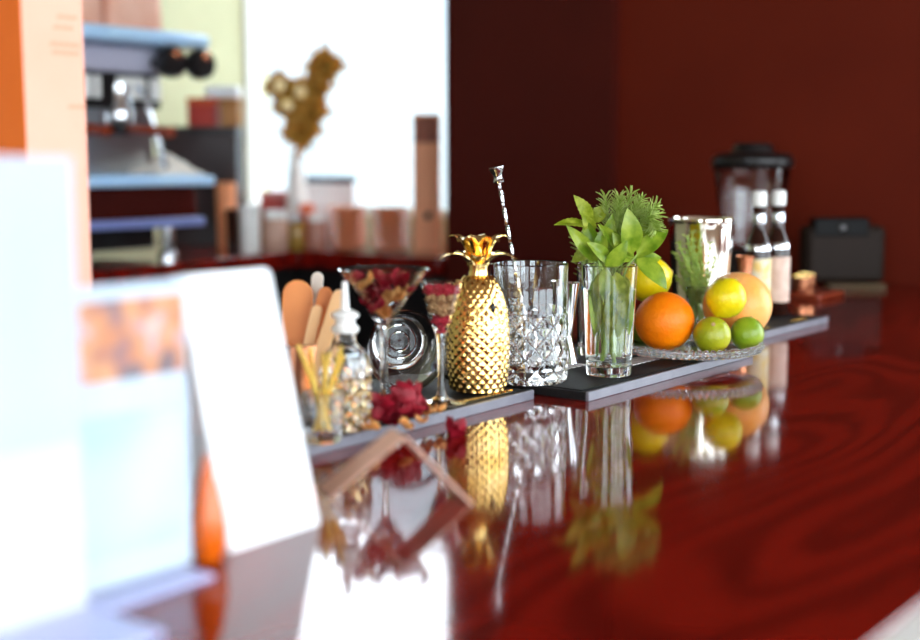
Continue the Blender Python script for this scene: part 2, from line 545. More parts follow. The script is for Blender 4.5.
# ------------------------------------------------------------------ mixing glass (cut crystal)
mg = foot(529, 1.416, ZM)
t = thing('mixing_glass', 'large cut crystal mixing glass with a diamond pattern holding the bar spoon', 'mixing glass', mg)
def dia(n, zh, amp, z0, z1):
    """raised diamonds in a band"""
    def fr(th, r, z):
        if z < z0 or z > z1:
            return r
        u = th * n / (2 * PI); v = (z - z0) / zh
        a = abs(((u + v) % 1.0) * 2 - 1); b = abs(((u - v) % 1.0) * 2 - 1)
        return r + amp * (1 - max(a, b)) * 1.0 - amp * 0.5
    return fr
R_, H_ = 0.0432, 0.1325
rows = 72
pr = [(0, 0.004), (0.028, 0.003), (R_ - 0.006, 0.0), (R_ - 0.002, 0.0008)]
pr += [(R_, 0.004 + 0.072 * k / rows) for k in range(rows + 1)]
pr += [(R_ + 0.0004, 0.0775), (R_ - 0.0006, 0.080), (R_ - 0.0004, 0.11), (R_ + 0.0002, H_ - 0.0012), (R_ - 0.001, H_), (R_ - 0.0026, H_ - 0.001)]
pr += [(R_ - 0.0036, 0.10), (R_ - 0.005, 0.05), (R_ - 0.0065, 0.022), (R_ - 0.012, 0.016), (0.015, 0.0145), (0, 0.0145)]
ang = lambda th, r, z: dia(12, 0.0240, 0.0030, 0.004, 0.0761)(th, r, z) if r > R_ - 0.0001 and z <= 0.0761 else r
obj('body', G().lathe(pr, 168, fr=ang), M['crystal'], t, world=False, angle=28)
# pouring lip
# bar spoon
s0, s1 = D(498.5, 180, 1.415), D(534, 371, 1.425)
sp = thing('bar_spoon', 'twisted steel bar spoon standing in the crystal mixing glass', 'spoon', s1)
ax = (s0 - s1).normalized()
NS = 110
g = G().tube([s1.lerp(s0, k / NS) for k in range(NS + 1)], 0.0021, 8, square=(1.0, 0.72), twist=0.16)
obj('twisted_shaft', g, M['steel'], sp)
T = RotTo(ax, s0)
obj('muddler_cap', G().lathe([(0, -0.004), (0.0035, -0.004), (0.0055, -0.003), (0.006, -0.001), (0.0045, 0.001), (0.0045, 0.004), (0.0065, 0.009), (0.0085, 0.0135),
                              (0.0085, 0.0145), (0.0065, 0.0135), (0.003, 0.011), (0, 0.0105)], 28, T), M['steel'], sp)
bq = s1 - ax * 0.004
obj('spoon_bowl', G().ball(bq, 0.009, 18, 10, (0.8, 0.35, 1.5), RotTo(ax, (0, 0, 0))), M['steel'], sp)

# ------------------------------------------------------------------ pineapple
pp = foot(478, 1.345, ZM)
t = thing('pineapple_cup', 'shiny gold metal pineapple cup with a leaf crown on the bar mat', 'pineapple cup', pp)
prof = []
HB = 0.121
for k in range(97):
    s = k / 96
    z = 0.004 + HB * s
    r = 0.0335 * (max(0.0, 1 - abs((s - 0.40) / (0.66 if s > .40 else 0.80)) ** 2.5)) ** 0.55
    prof.append((max(r, 0.009), z))
prof = [(0, 0.0), (0.019, 0.0), (0.021, 0.001)] + prof + [(0, 0.004 + HB + 0.001)]
def pfr(th, r, z):
    if r < 0.0095 or z < 0.004: return r
    return dia(20, 0.0098, 0.0014 * min(1, r / 0.02), 0.004, 0.135)(th, r, z)
obj('body', G().lathe(prof, 180, fr=pfr), M['gold'], t, world=False, angle=25)
g = G().lathe([(0.0125, 0.119), (0.0105, 0.125), (0.0098, 0.131), (0.0110, 0.139), (0.0100, 0.140), (0, 0.138)], 40)
obj('neck', g, M['gold_crown'], t, world=False)
def crown_leaf(th, z0, r0, out, rise, droop, w):
    g = G(); d = Vector((math.cos(th), math.sin(th), 0)); sd = Vector((-d.y, d.x, 0))
    n = 12; top = []; bot = []
    for i in range(n + 1):
        s = i / n
        c = d * (r0 + out * s ** 1.15) + UP * (z0 + rise * math.sin(PI * 0.62 * s) - droop * s * s)
        ww = w * (1 - s) ** 0.6 * (0.75 + 0.6 * s) * 0.5 + 0.0003
        dn = (d * -0.5 + UP * 0.8).normalized()
        for q in (-1, -0.5, 0, 0.5, 1):
            p = c + sd * (ww * q) + dn * (0.30 * ww * q * q)
            top.append(p); bot.append(p - dn * 0.0009)
    N = len(top); f = []
    for i in range(n):
        for j in range(4):
            a, b, cc, dd = i * 5 + j, i * 5 + j + 1, i * 5 + j + 6, i * 5 + j + 5
            f += [(a, b, cc, dd), (N + dd, N + cc, N + b, N + a)]
        f += [(i * 5, i * 5 + 5, N + i * 5 + 5, N + i * 5), (i * 5 + 9, i * 5 + 4, N + i * 5 + 4, N + i * 5 + 9)]
    g.add(top + bot, f)
    return g
base_az = AZ + PI
for k in range(5):
    obj('crown_leaf', crown_leaf(base_az + PI / 5 + k * PI * 0.4, 0.1365, 0.006, 0.029, 0.031, 0.003, 0.026), M['gold_crown'], t, world=False)
for k in range(5):
    obj('crown_leaf', crown_leaf(base_az + k * PI * 0.4, 0.134, 0.007, 0.036, 0.018, 0.008, 0.022), M['gold_crown'], t, world=False)
# straw hole
hp = D(491, 277, 1.34)
dirn = (D(491, 277, 1.30) - D(491, 277, 1.36)).normalized()
hole = D(493, 308, 1.319)
o = obj('straw_hole', G().ball(hole, 0.0042, 16, 10, (0.7, 0.7, 1.3)), M['black'], t); o['label'] = 'dark straw hole'

# ------------------------------------------------------------------ stemmed glasses
def stem_glass(name, label, loc, rim_r, rim_h, apex_h, foot_r, cone=True, pw=1.0):
    t = thing(name, label, 'glass', loc)
    o = [(0, 0.0), (foot_r - 0.001, 0.0), (foot_r, 0.0008), (foot_r - 0.001, 0.0018), (foot_r * 0.5, 0.0035), (0.006, 0.007), (0.0036, 0.014), (0.0032, apex_h * 0.5), (0.0034, apex_h - 0.012), (0.0046, apex_h - 0.003)]
    for k in range(1, 13):
        s = k / 12
        o.append((0.0046 + (rim_r - 0.0046) * s ** pw, apex_h - 0.003 + (rim_h - apex_h + 0.003) * s))
    i = [(rim_r + 0.0004, rim_h + 0.0004), (rim_r - 0.0008, rim_h + 0.0012), (rim_r - 0.0022, rim_h)]
    for k in range(11, 0, -1):
        s = k / 12
        i.append((max(0.0030 + (rim_r - 0.0046) * s ** pw, 0.001), apex_h + 0.001 + (rim_h - apex_h - 0.001) * s))
    i.append((0, apex_h + 0.002))
    obj('body', G().lathe(o + i, 64), M['glass'], t, world=False)
    return t
MA = foot(384, 1.222, ZM)
stem_glass('martini_glass', 'wide martini glass holding dried rose petals', MA, 0.0438, 0.1415, 0.088, 0.033)
CO = foot(441, 1.278, ZM)
stem_glass('cordial_glass', 'small narrow stemmed glass layered with red and beige dried fruit', CO, 0.0222, 0.124, 0.0715, 0.024, pw=0.9)

# lying lowball glass
lgp = foot(407, 1.345, ZM)
lr, ll = 0.0435, 0.082
t = thing('lowball_glass', 'clear round glass lying on its side behind the stemmed glasses', 'glass', lgp)
axis = (-FV + RV * 0.16).normalized()
org = lgp + UP * (lr + 0.0002) - axis * ll + UP * 0.0
T = RotTo(axis, org)
prof = [(0, 0.0), (0.022, 0.0), (0.027, 0.001), (0.030, 0.006), (0.034, 0.018), (0.039, 0.038), (0.042, 0.06), (0.0435, ll - 0.001), (0.0426, ll), (0.0418, ll - 0.001),
        (0.0405, 0.06), (0.0375, 0.038), (0.0325, 0.018), (0.0285, 0.0075), (0.026, 0.006), (0.020, 0.006), (0.019, 0.0072), (0.018, 0.006), (0.012, 0.006), (0.011, 0.0072), (0.010, 0.006), (0, 0.006)]
obj('body', G().lathe(prof, 72, T), M['glass'], t)

# ------------------------------------------------------------------ petals
def petal_geo(rs, size):
    g = G()
    n, m = 8, 6
    top, bot = [], []
    for i in range(n + 1):
        for j in range(m + 1):
            u = i / n; v = j / m * 2 - 1
            w = (math.sin(PI * min(1, 0.12 + u * 0.80))) ** 0.6
            x = size * (u - 0.5) * 1.1; y = size * 0.5 * v * w
            z = size * (0.35 * v * v * w + 0.45 * (u - 0.5) ** 2 + 0.12 * math.sin(rs * 9 + u * 7 + v * 5))
            top.append((x, y, z)); bot.append((x, y, z - 0.0006))
    N = len(top); W = m + 1; f = []
    for i in range(n):
        for j in range(m):
            a, b, c, d = i * W + j, i * W + j + 1, (i + 1) * W + j + 1, (i + 1) * W + j
            f += [(a, b, c, d), (N + d, N + c, N + b, N + a)]
        f += [(i * W, (i + 1) * W, N + (i + 1) * W, N + i * W), ((i + 1) * W + m, i * W + m, N + i * W + m, N + (i + 1) * W + m)]
    for j in range(m):
        f += [(j + 1, j, N + j, N + j + 1), (n * W + j, n * W + j + 1, N + n * W + j + 1, N + n * W + j)]
    return g.add(top, []).add(bot, []) if False else g.add(top + bot, f)

def petal(loc, rot, size, mat, label, group, name='rose_petal'):
    o = obj(name, petal_geo(random.random(), size), mat, None, world=False)
    o.location = loc; o.rotation_euler = rot
    return tag(o, label, 'petal', group)

pile = 'deep red rose petal in the loose pile at the martini glass foot'
pc = [(385, 412, .020), (400, 403, .028), (412, 402, .034), (378, 418, .012), (396, 420, .016), (410, 418, .018), (404, 411, .026), (390, 424, .010),
      (418, 414, .016), (384, 405, .014), (402, 396, .036), (413, 394, .038), (394, 412, .024), (376, 410, .012)]
for k, (px, py, z) in enumerate(pc):
    p = D(px, py, 1.17 + 0.012 * (k % 3) - (0.0 if z > .02 else 0.0))
    p.z = max(p.z, ZC + ZM + 0.006)
    petal(p, (random.uniform(-1.0, 1.0), random.uniform(-1.0, 1.0), random.uniform(0, 6.28)), random.uniform(0.017, 0.024), M['petal'], pile, 'red petals in the pile')
for k, (px, py) in enumerate(((366, 424), (372, 428), (427, 413), (434, 411), (440, 410), (405, 426), (360, 421), (383, 400), (420, 421))):
    p = at(px, py, ZM + 0.005)
    petal(p, (random.uniform(-.6, .6), random.uniform(-.6, .6), random.uniform(0, 6.28)), 0.013, M['petal_dry'], 'small dried orange petal scattered around the red petal pile', 'dried orange petals on the mat', 'dried_petal')
p = at(452, 431, 0.006)
petal(p, (0.5, 0.9, 0.6), 0.024, M['petal'], 'single deep red petal fallen off the mat edge onto the bar', None)
# inside the martini
for k, (px, py) in enumerate(((362, 284), (376, 288), (390, 282), (400, 280), (372, 298), (380, 306), (366, 292), (384, 296), (356, 281), (404, 288), (378, 280))):
    p = D(px, py, 1.222 + random.uniform(-.012, .012))
    petal(p, (random.uniform(-.8, .8), random.uniform(-.8, .8), random.uniform(0, 6.28)), 0.018, M['petal'], 'dark red dried rose petal inside the martini glass', 'red petals in the martini glass')
for k, (px, py) in enumerate(((396, 296), (389, 302), (383, 313), (403, 293), (368, 283))):
    p = D(px, py, 1.212 + random.uniform(-.01, .005))
    petal(p, (random.uniform(-.8, .8), random.uniform(-.8, .8), random.uniform(0, 6.28)), 0.017, M['petal_dry'], 'golden dried petal inside the martini glass', 'golden petals in the martini glass', 'dried_petal')
# inside the cordial glass
berry_red = pm('dried_raspberry', 'A81428', 0.5, col2='C42A40', scale=200, bump=0.6, bscale=500)
berry_tan = pm('dried_raisin', 'C9A070', 0.6, col2='8A5A34', scale=150, bump=0.6, bscale=400)
def berry(loc, r, mat, label, group, nm):
    g = G()
    for i in range(14):
        a = i * 2.4; zz = 1 - 2 * (i + .5) / 14; rr = math.sqrt(1 - zz * zz)
        g.ball(Vector((rr * math.cos(a), rr * math.sin(a), zz)) * r * .62, r * .45, 8, 6)
    o = obj(nm, g, mat, None, world=False); o.location = loc
    return tag(o, label, 'dried fruit', group)
for k, (dx, dz, rr, kind) in enumerate(((0, .077, .0045, 0), (.004, .086, .0058, 0), (-.004, .086, .0055, 0), (.001, .096, .007, 1), (-.0075, .098, .006, 1), (.0085, .0975, .006, 1),
                                        (0, .107, .006, 2), (-.010, .108, .006, 1), (.011, .108, .006, 1), (-.012, .1165, .0062, 0), (-.003, .1165, .0065, 0), (.0065, .1165, .0065, 0), (.0145, .1165, .0055, 0))):
    loc = Vector((CO.x, CO.y, ZC + ZM)) + RV * dx + UP * dz - FV * (0.003 if k > 2 else 0)
    if kind == 0: berry(loc, rr, berry_red, 'dried red berry in the small stemmed glass', 'red berries in the cordial glass', 'dried_berry')
    else: berry(loc, rr, berry_tan, 'dried beige fruit piece in the small stemmed glass', 'beige fruit in the cordial glass', 'dried_fruit')

# ------------------------------------------------------------------ bitters bottle, picks, sticks
bb = foot(345, 1.155, ZM)
t = thing('bitters_bottle', 'cut glass bitters bottle with a white dasher top', 'bottle', bb)
rows = 30
pr = [(0, 0.003), (0.014, 0.002), (0.0195, 0.0), (0.0222, 0.002)] + [(0.0228, 0.004 + 0.05 * k / rows) for k in range(rows + 1)] + \
     [(0.0222, 0.060), (0.0215, 0.066), (0.018, 0.073), (0.0125, 0.0775), (0.0098, 0.081), (0.0098, 0.089), (0.0086, 0.089), (0.0086, 0.081), (0.012, 0.075), (0.0178, 0.069),
      (0.0195, 0.062), (0.0195, 0.012), (0.016, 0.008), (0, 0.008)]
bfr = lambda th, r, z: dia(9, 0.0165, 0.0036, 0.004, 0.0545)(th, r, z) if abs(r - 0.0228) < 1e-6 else r
obj('body', G().lathe(pr, 108, fr=bfr), M['crystal'], t, world=False, angle=28)
M['bitters'] = pm('amber_bitters', 'F4DCA8', 0.0, trans=1.0, ior=1.34)
obj('bitters', G().lathe([(0, 0.0079), (0.0160, 0.0079), (0.0196, 0.012), (0.0196, 0.050), (0, 0.050)], 48), M['bitters'], t, world=False)
obj('collar', G().lathe([(0.0, 0.0895), (0.011, 0.0895), (0.0125, 0.091), (0.0125, 0.0945), (0.009, 0.097), (0.009, 0.102), (0.0125, 0.104), (0.0125, 0.107), (0.007, 0.110), (0, 0.111)], 40), M['white_plastic'], t, world=False)
obj('dasher_spout', G().lathe([(0.0042, 0.110), (0.0036, 0.118), (0.0027, 0.135), (0.0022, 0.136), (0, 0.136)], 24), M['white_plastic'], t, world=False)

pk = foot(321, 1.10, ZM)
t = thing('pick_glass', 'small faceted glass of golden cocktail picks beside the bitters bottle', 'glass', pk)
fc = lambda th, r, z: r * (1 - 0.05 * abs(((th * 9 / (2 * PI)) % 1) * 2 - 1))
obj('tumbler', G().lathe(cup_profile(0.0165, 0.019, 0.045, 0.0018, 0.008), 72, fr=fc), M['crystal'], t, world=False, angle=20)
pick_m = pm('gold_pick', 'F2CC5C', 0.35, col2='E4B444', scale=60, stretch=(1, 1, .2))
for k in range(7):
    a = k * 2 * PI / 7 + 0.4
    b0 = pk + Vector((0.008 * math.cos(a + 2.6), 0.008 * math.sin(a + 2.6), 0.0095))
    b1 = pk + Vector((0.0205 * math.cos(a), 0.0205 * math.sin(a), 0.076 + 0.005 * (k % 3)))
    q = solo('cocktail_pick', G().tube([b0, b1], [0.0013, 0.0019], 8), pick_m, b0, 'golden yellow cocktail pick in the small faceted glass', 'cocktail pick', 'golden picks in the faceted glass')

st = foot(300, 1.235, 0.0106)
t = thing('stick_holder', 'low copper cup holding the wooden stirrers behind the white card', 'cup', st)
obj('cup_body', G().lathe(cup_profile(0.027, 0.030, 0.07, 0.0015, 0.003), 48), M['copper'], t, world=False)
def stick(a, b, w, th, mat, label, facing):
    a, b = Vector(a), Vector(b)
    ax = (b - a).normalized(); n = Vector(facing); n = (n - ax * n.dot(ax)).normalized(); s = ax.cross(n)
    L = (b - a).length
    MM = Matrix((s, n, ax)).transposed().to_4x4(); MM.translation = a
    pts = [(-w / 2, 0), (w / 2, 0)]
    g = G()
    arc = [(w / 2 * math.cos(q), L - w / 2 + w / 2 * math.sin(q)) for q in [PI * i / 10 for i in range(11)]]
    poly = [(-w / 2, 0), (w / 2, 0)] + arc
    R = Matrix(((1, 0, 0, 0), (0, 0, 1, 0), (0, 1, 0, 0), (0, 0, 0, 1)))
    g.prism(poly, -th / 2, th / 2, MM @ R)
    return solo('wooden_stirrer', g, mat, a, label, 'stirrer', bevel=0.0008)
stick(D(296, 425, 1.232), D(298, 280, 1.255), 0.030, 0.006, M['wood_dark'], 'broad orange brown wooden paddle, widest of the wooden stirrers', -FV)
stick(D(293, 428, 1.222), D(327, 287, 1.235), 0.014, 0.005, M['wood_dark'], 'narrow orange wooden stirrer between the paddle and the pale slats', -FV)
stick(D(297, 428, 1.212), D(341, 290, 1.215), 0.0135, 0.005, M['wood'], 'pale wooden stirrer leaning right, nearest the bitters bottle', -FV)
stick(D(289, 428, 1.217), D(318, 305, 1.222), 0.011, 0.004, M['wood'], 'shorter pale wooden stirrer in front of the broad paddle', -FV)
stick(D(305, 425, 1.25), D(318, 272, 1.27), 0.012, 0.005, M['cloth'], 'cream coloured stirrer standing up behind the wooden paddle', -FV)

# ------------------------------------------------------------------ fruit dish and fruit
dc = foot(690, 1.60, ZM)
t = thing('crystal_dish', 'round cut crystal dish carrying the citrus fruit', 'dish', dc)
DR = 0.0885
def dfr(th, r, z):
    if r < 0.0832: return r
    return r + 0.0034 * abs(math.sin(th * 28)) * abs(math.sin((z - 0.0078) / 0.0072 * 2 * PI * 0.75 + 0.8)) + 0.0015 * abs(math.sin(th * 14))
pr = [(0, 0.0), (0.050, 0.0), (0.053, 0.0012), (0.066, 0.004), (0.080, 0.0075)]
pr += [(0.0835 + 0.006 * k / 12, 0.0078 + 0.0072 * k / 12) for k in range(13)]
pr += [(0.0880, 0.0160), (0.0850, 0.0150), (0.080, 0.0115), (0.066, 0.0085), (0.05, 0.0065), (0, 0.006)]
obj('body', G().lathe(pr, 240, fr=dfr), M['crystal'], t, world=False, angle=20)
g = G()
for row, (br, bz, k0) in enumerate(((0.0865, 0.0112, 0), (0.0885, 0.0158, .5))):
    for k in range(66):
        a = 2 * PI * (k + k0) / 66
        g.ball((br * math.cos(a), br * math.sin(a), bz), 0.0040, 8, 5)
obj('beaded_rim', g, M['crystal'], t, world=False, smooth=False)
ZD = ZM + 0.0066   # inside floor of the dish

orange_m = pm('orange_peel', 'FF7A00', 0.4, col2='FF8A00', scale=20, bump=0.5, bscale=320, sss=0.08, spec=0.35)
lime_m = pm('lime_peel', '86920E', 0.32, col2='C4B824', scale=16, bump=0.3, bscale=260, sss=0.15, sharp=(0.3, 0.7), detail=1.0)
lime_dark = pm('green_lime_peel', '6E8C14', 0.32, col2='9CAA2C', scale=16, bump=0.3, bscale=260, sss=0.15, detail=1.0)
lemon_m = pm('yellow_lime_peel', 'EACB08', 0.32, col2='B8B410', scale=14, bump=0.35, bscale=260, sss=0.1, detail=1.0, sharp=(0.4, 0.7))
grape_m = pm('grapefruit_peel', 'F8A040', 0.4, col2='FABC78', scale=10, bump=0.35, bscale=260, sss=0.2)
scar_m = pm('stem_scar', 'C9A878', 0.7, col2='A98858', scale=200)

def fruit(name, label, cat, cpt, r, mat, axis, tall=1.0, nub=0.0, dimple=0.0, scar=True):
    q = Vector((0, 0, 1)).rotation_difference(Vector(axis).normalized()).to_matrix().to_4x4()
    base = Vector((cpt.x, cpt.y, cpt.z - r))
    t = thing(name, label, cat, base)
    T = Matrix.Translation(cpt) @ q
    pr = []
    m = 36
    for k in range(m + 1):
        a = PI * k / m
        rr = r * math.sin(a) * (1 - 0.02 * math.cos(a) ** 2)
        z = -r * tall * math.cos(a)
        if nub:
            z += -math.copysign(1, math.cos(a)) * nub * r * math.exp(-(math.sin(a) / 0.22) ** 2)
        if dimple:
            z += (dimple * r * math.exp(-(math.sin(a) / 0.2) ** 2)) * (-1 if k > m / 2 else 0.4)
        pr.append((rr if 0 < k < m else 0, z))
    obj('peel', G().lathe(pr, 64, T), mat, t)
    if scar:
        top = pr[-1][1]
        obj('stem_scar', G().lathe([(0, top - r * .02), (r * .11, top - r * .03), (r * .12, top + r * .012), (r * .07, top + r * .03), (0, top + r * .015)], 16, T), scar_m, t)
    return t
def onfloor(px, dep, r, z0=ZD):
    p = foot(px, dep); return Vector((p.x, p.y, ZC + z0 + r))
toC = -FV
fruit('orange', 'bright whole orange on the front left of the crystal dish', 'orange', onfloor(664.5, 1.598, 0.0374), 0.0374, orange_m, (UP * .9 + FV * .4 - RV * .3), 0.99, dimple=0.06)
LA = onfloor(712.5, 1.572, 0.0232)
fruit('lime', 'yellow green lime with its stem scar facing out, beside the orange', 'lime', LA, 0.0232, lime_m, (toC * .75 + UP * .65 - RV * .1), 1.0, nub=0.05)
LB = onfloor(747.5, 1.60, 0.0212)
fruit('lime', 'dark green lime at the right end of the crystal dish', 'lime', LB, 0.0212, lime_dark, (RV * .3 + UP * .85 - toC * .4), 1.02, nub=0.08)
GF = onfloor(737, 1.672, 0.0450, ZD + 0.004)
fruit('grapefruit', 'large pale orange grapefruit behind the limes', 'grapefruit', GF, 0.0450, grape_m, (UP + FV * .3), 0.98, dimple=0.04)
LE = D(726, 298, 1.592)
fruit('lemon', 'yellow lemon resting on top of the two limes', 'lemon', LE, 0.0252, lemon_m, (UP * .8 + RV * .5 - toC * .3), 1.02, nub=0.07)
LH = onfloor(640, 1.672, 0.0225, ZM)
fruit('lime', 'green lime mostly hidden between the herb glass and the orange', 'lime', LH, 0.0225, lime_dark, (UP + RV), 1.0, nub=0.06)
L2 = D(648, 279, 1.672)
L2.z = max(L2.z, LH.z + 0.0225 + 0.030 * 0.98)
fruit('lemon', 'yellow green lemon peeking out behind the basil leaves', 'lemon', L2, 0.0300, lemon_m, (RV + UP * .3), 1.03, nub=0.07)

# ------------------------------------------------------------------ shaker tin, jigger, small cup
tp = foot(699, 1.86, 0.0)
t = thing('shaker_tin', 'tall mirror polished steel shaker tin behind the fruit', 'shaker', tp)
flute = lambda th, r, z: r * (1 + 0.012 * math.cos(12 * th)) if 0.012 < z < 0.168 and r > 0.02 else r
pr = [(0, 0.0), (0.032, 0.0), (0.0345, 0.002), (0.0350, 0.006)] + [(0.035 + 0.0115 * k / 20, 0.006 + 0.160 * k / 20) for k in range(1, 21)] + \
     [(0.0470, 0.168), (0.0482, 0.1695), (0.0482, 0.172), (0.0468, 0.173), (0.0455, 0.170), (0.0345, 0.008), (0.030, 0.0015), (0, 0.0015)]
obj('body', G().lathe(pr, 120, fr=flute), M['mirror'], t, world=False, angle=35)

def jig(name, label, loc, mat, rt, h1, h2, rb):
    t = thing(name, label, 'jigger', loc)
    pr = [(rb - 0.001, 0.0), (rb, 0.0008), (0.006, h1), (0.006, h1 + 0.003), (rt, h1 + h2), (rt - 0.0008, h1 + h2 + 0.0005), (rt - 0.0014, h1 + h2 - 0.001), (0.0045, h1 + 0.004), (0, h1 + 0.004)]
    pr2 = [(rb - 0.001, 0.0), (rb - 0.002, 0.0012), (0.0045, h1 - 0.002), (0, h1 - 0.002)]
    obj('body', G().lathe(pr, 48).lathe(pr2, 48), mat, t, world=False)
jig('jigger', 'slim steel hourglass jigger between the mixing glass and the herbs', foot(567, 1.535, ZM + .0006), M['steel'], 0.0150, 0.032, 0.066, 0.0150)
jig('jigger', 'small copper jigger peeking up behind the grapefruit', foot(743, 1.93, ZM), M['copper'], 0.0140, 0.045, 0.056, 0.015)

# printed card and small glass lid under the glasses
strip = pm('striped_card', 'F2ECEA', 0.5)
nt = strip.node_tree
tc = nt.nodes.new('ShaderNodeTexCoord'); wv = nt.nodes.new('ShaderNodeTexWave'); wv.inputs['Scale'].default_value = 26
wv.bands_direction = 'X'
rp = nt.nodes.new('ShaderNodeValToRGB'); rp.color_ramp.elements[0].color = lin('3A2626'); rp.color_ramp.elements[1].color = lin('F2ECEA')
rp.color_ramp.elements[0].position = 0.18; rp.color_ramp.elements[1].position = 0.30
nt.links.new(tc.outputs['Object'], wv.inputs['Vector']); nt.links.new(wv.outputs['Fac'], rp.inputs['Fac'])
nt.links.new(rp.outputs['Color'], nt.nodes['Principled BSDF'].inputs['Base Color'])
c0 = Vector((1.262, 0.832, ZC + ZM))
solo('paper_strip', G().box(1.225, 1.30, 0.818, 0.846, ZC + ZM - .0001, ZC + ZM + .0006), strip, c0, 'white striped paper strip lying under the jigger', 'paper')
c0 = Vector((1.36, 0.785, ZC + ZM))
solo('paper_strip', G().box(1.315, 1.40, 0.772, 0.80, ZC + ZM - .0001, ZC + ZM + .0006), strip, c0, 'white striped paper strip beside the highball glass', 'paper')

# ------------------------------------------------------------------ herbs
def B(px, py, dep): return D(px, py, dep)
near = -FV
def sprig(name, label, cat, stem_pts, leaves, mat, stem_r=0.0016):
    base = Vector(stem_pts[0])
    t = thing(name, label, cat, base)
    obj('stem', G().tube(stem_pts, [stem_r * (1.15 - 0.5 * k / (len(stem_pts) - 1)) for k in range(len(stem_pts))], 8), M['stem'], t)
    for (a, b, w, face, kw) in leaves:
        obj('leaf', G().leaf(a, b, w, face, **kw), mat, t)
    return t
d0 = 1.455
# basil, front right
sprig('basil_sprig', 'basil sprig with broad glossy leaves hanging over the right glass rim', 'herb',
      [B(613, 362, d0), B(610, 330, d0 - .004), B(616, 295, d0 - .004), B(628, 265, d0 - .004), B(637, 255, d0 - .006)],
      [(B(632, 254, d0 - .012), B(627, 208, d0 - .02), 0.026, near + RV * .2, dict(curl=0.10, fold=0.15)),
       (B(637, 257, d0 - .008), B(668, 231, d0 + .006), 0.022, near + UP * .8, dict(curl=0.12, fold=0.2)),
       (B(637, 258, d0 - .010), B(666, 290, d0 - .022), 0.023, near * .8 + RV * .5, dict(curl=0.14, fold=0.12)),
       (B(634, 258, d0 - .006), B(598, 224, d0 - .018), 0.017, near + UP * .3, dict(curl=-0.04, fold=0.5)),
       (B(640, 250, d0), B(653, 212, d0 + .010), 0.017, near - RV * .4, dict(curl=0.1, fold=0.2)),
       (B(622, 285, d0 - .012), B(629, 335, d0 - .018), 0.018, near, dict(curl=0.06, fold=0.15)),
       (B(630, 262, d0 - .004), B(612, 232, d0 - .016), 0.020, near + UP * .2, dict(curl=0.1, fold=0.2)),
       (B(634, 262, d0 + .010), B(661, 258, d0 + .020), 0.018, near + UP * .5, dict(curl=0.1, fold=0.2)),
       (B(612, 300, d0 - .016), B(622, 352, d0 - .018), 0.013, near + RV * .4, dict(curl=0.05, fold=0.2)),
       (B(620, 275, d0 - .010), B(604, 322, d0 - .020), 0.022, near, dict(curl=0.06, fold=0.12))], M['basil'])
# basil, front left
sprig('basil_sprig', 'basil sprig with long pointed leaves leaning left over the mixing glass', 'herb',
      [B(604, 360, d0 + .004), B(607, 320, d0), B(603, 285, d0 - .002), B(597, 255, d0 - .002)],
      [(B(597, 262, d0 - .010), B(566, 225, d0 - .018), 0.017, near + RV * .2, dict(curl=0.08, fold=0.35)),
       (B(601, 262, d0 - .008), B(603, 228, d0 - .012), 0.018, near - RV * .4, dict(curl=0.1, fold=0.2)),
       (B(606, 268, d0 - .014), B(627, 240, d0 - .020), 0.020, near + RV * .3, dict(curl=0.1, fold=0.2)),
       (B(602, 270, d0 - .012), B(594, 330, d0 - .020), 0.020, near - RV * .3, dict(curl=0.05, fold=0.15)),
       (B(604, 268, d0 - .016), B(612, 318, d0 - .020), 0.019, near, dict(curl=0.06, fold=0.15)),
       (B(600, 262, d0 - .004), B(612, 214, d0 + .0), 0.021, near + RV * .2, dict(curl=0.1, fold=0.2)),
       (B(599, 252, d0 - .004), B(584, 218, d0 + .004), 0.016, near - RV * .3, dict(curl=0.1, fold=0.25)),
       (B(598, 275, d0 - .006), B(597, 318, d0 - .018), 0.018, near - RV * .5, dict(curl=0.05, fold=0.2)),
       (B(610, 262, d0 - .012), B(586, 242, d0 - .026), 0.016, near + UP * .4, dict(curl=0.12, fold=0.25)),
       (B(598, 258, d0 + .006), B(580, 246, d0 + .012), 0.016, UP + near * .3, dict(curl=0.1, fold=0.2))], M['basil'])
